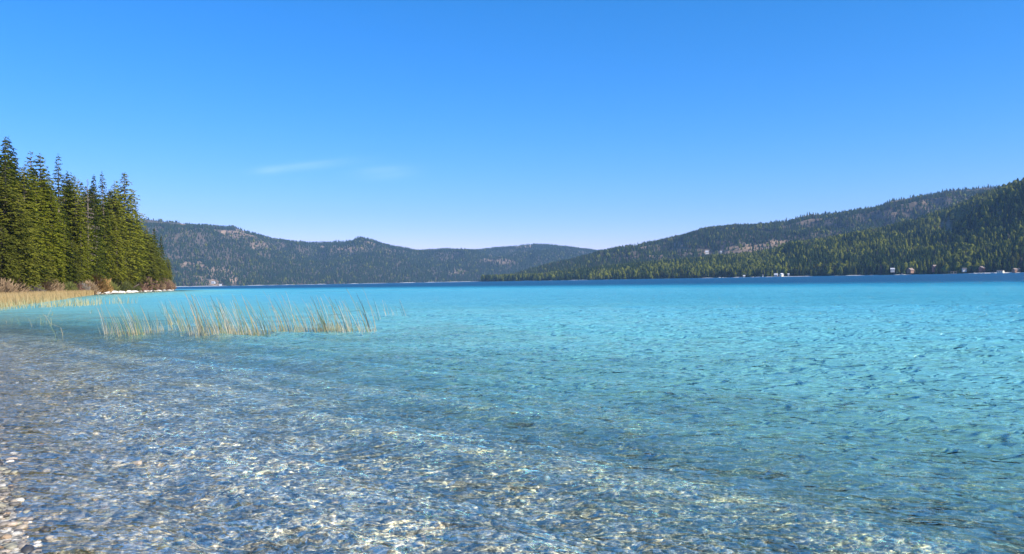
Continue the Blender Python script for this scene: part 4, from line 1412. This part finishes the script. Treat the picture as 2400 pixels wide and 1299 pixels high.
def boat(px, Y, L, label, rz=0.0, cabin=True):
    u, _ = pix_uv(px, y_hor(px))
    root = bpy.data.objects.new('motor_boat', None)
    COL.objects.link(root)
    root.location = (u * Y, Y, 0)
    root.rotation_euler = (0, 0, rz)
    tag(root, label, 'boat', 'boats moored along the near hillside shore')
    hb = MB()
    B = L * 0.16
    secs = [(-.5, .8, .75), (-.2, 1, .8), (.15, .95, .9), (.38, .5, 1.0), (.5, .03, 1.15)]
    for xx_, bw, zt in secs:
        hb.v += [(xx_ * L, -B * bw, zt), (xx_ * L, -B * bw * .6, -.2), (xx_ * L, B * bw * .6, -.2), (xx_ * L, B * bw, zt)]
    for i in range(4):
        for k in range(3):
            hb.f.append((i * 4 + k, i * 4 + k + 1, i * 4 + 5 + k, i * 4 + 4 + k))
        hb.f.append((i * 4 + 3, i * 4, i * 4 + 4, i * 4 + 7))
    hb.f.append((0, 3, 2, 1))
    obj('hull', hb.mesh('hull'), W_WHITE, root)
    if cabin:
        cb = MB()
        cb.box(-.15 * L, .15 * L, -B * .6, B * .6, .85, 1.9)
        obj('cabin', cb.mesh('cabin'), W_WHITE, root)
        wb = MB()
        wb.box(-.10 * L, .153 * L, -B * .61, B * .61, 1.25, 1.65)
        obj('windscreen', wb.mesh('windscreen'), M_GLASS, root)
    return root


boat(2115, shoreC(2115) - 45, 9, 'white motor boat afloat before the brown cottage', -0.2)
for px, lab in [(2284, 'white boat first in the moored row by the rusty cottage'), (2296, 'white boat in mid row below the rusty cottage'), (2308, 'white boat at the far side of the rusty cottage'),
                (2328, 'white boat moored against the cream boathouse')]:
    boat(px, shoreC(px) - 24, rnd.uniform(6, 8), lab, rnd.uniform(-.6, .6))
boat(1686, shoreC(1686) - 24, 8, 'white boat alone on the dark stretch of shore', 0.2)
boat(1694, shoreC(1694) - 30, 5, 'tiny grey-white boat just beside the lone white one', 0.1, False)
boat(1762, shoreC(1762) - 24, 9, 'low white boat next to the squat boat shed', 0.0, False)
boat(680, 3900, 18, 'white boat on the distant shore left of the cream house', 0.0)

# wooden dock frame
dk = bpy.data.objects.new('boat_dock', None)
COL.objects.link(dk)
Yd = shoreC(2232) - 16
u, _ = pix_uv(2232, 637)
dk.location = (u * Yd, Yd, 0)
tag(dk, 'grey wooden boat dock on posts between the tall cabin and white house', 'dock')
M_WOOD = simple('dock_wood', (0.30, 0.27, 0.24), 0.9)
for sx_ in (-5, 0, 5):
    for sy in (-4, 4):
        b_ = MB()
        b_.box(sx_ - .15, sx_ + .15, sy - .15, sy + .15, -4, 4.2)
        obj('post', b_.mesh('post'), M_WOOD, dk)
b_ = MB()
b_.box(-5.5, 5.5, -4.5, 4.5, 0.7, 0.95)
obj('deck', b_.mesh('deck'), M_WOOD, dk)
b_ = MB()
b_.box(-5.6, 5.6, -4.6, 4.6, 4.2, 4.45)
obj('canopy', b_.mesh('canopy'), M_WOOD, dk)

# ------------------------------------------------------------------ haze
hz = MB()
hz.box(-9000, 9000, -600, 9500, -40, 900)
hm_ = bpy.data.materials.new('haze')
hm_.use_nodes = True
ht = hm_.node_tree
ht.nodes.clear()
ho = ht.nodes.new('ShaderNodeOutputMaterial')
pv_ = ht.nodes.new('ShaderNodeVolumePrincipled')
pv_.inputs['Color'].default_value = (0.36, 0.64, 1.0, 1)
pv_.inputs['Density'].default_value = 5.5e-5
pv_.inputs['Anisotropy'].default_value = 0.0
ht.links.new(pv_.outputs[0], ho.inputs['Volume'])
tag(obj('haze', hz.mesh('haze'), hm_), None, None, kind='stuff')
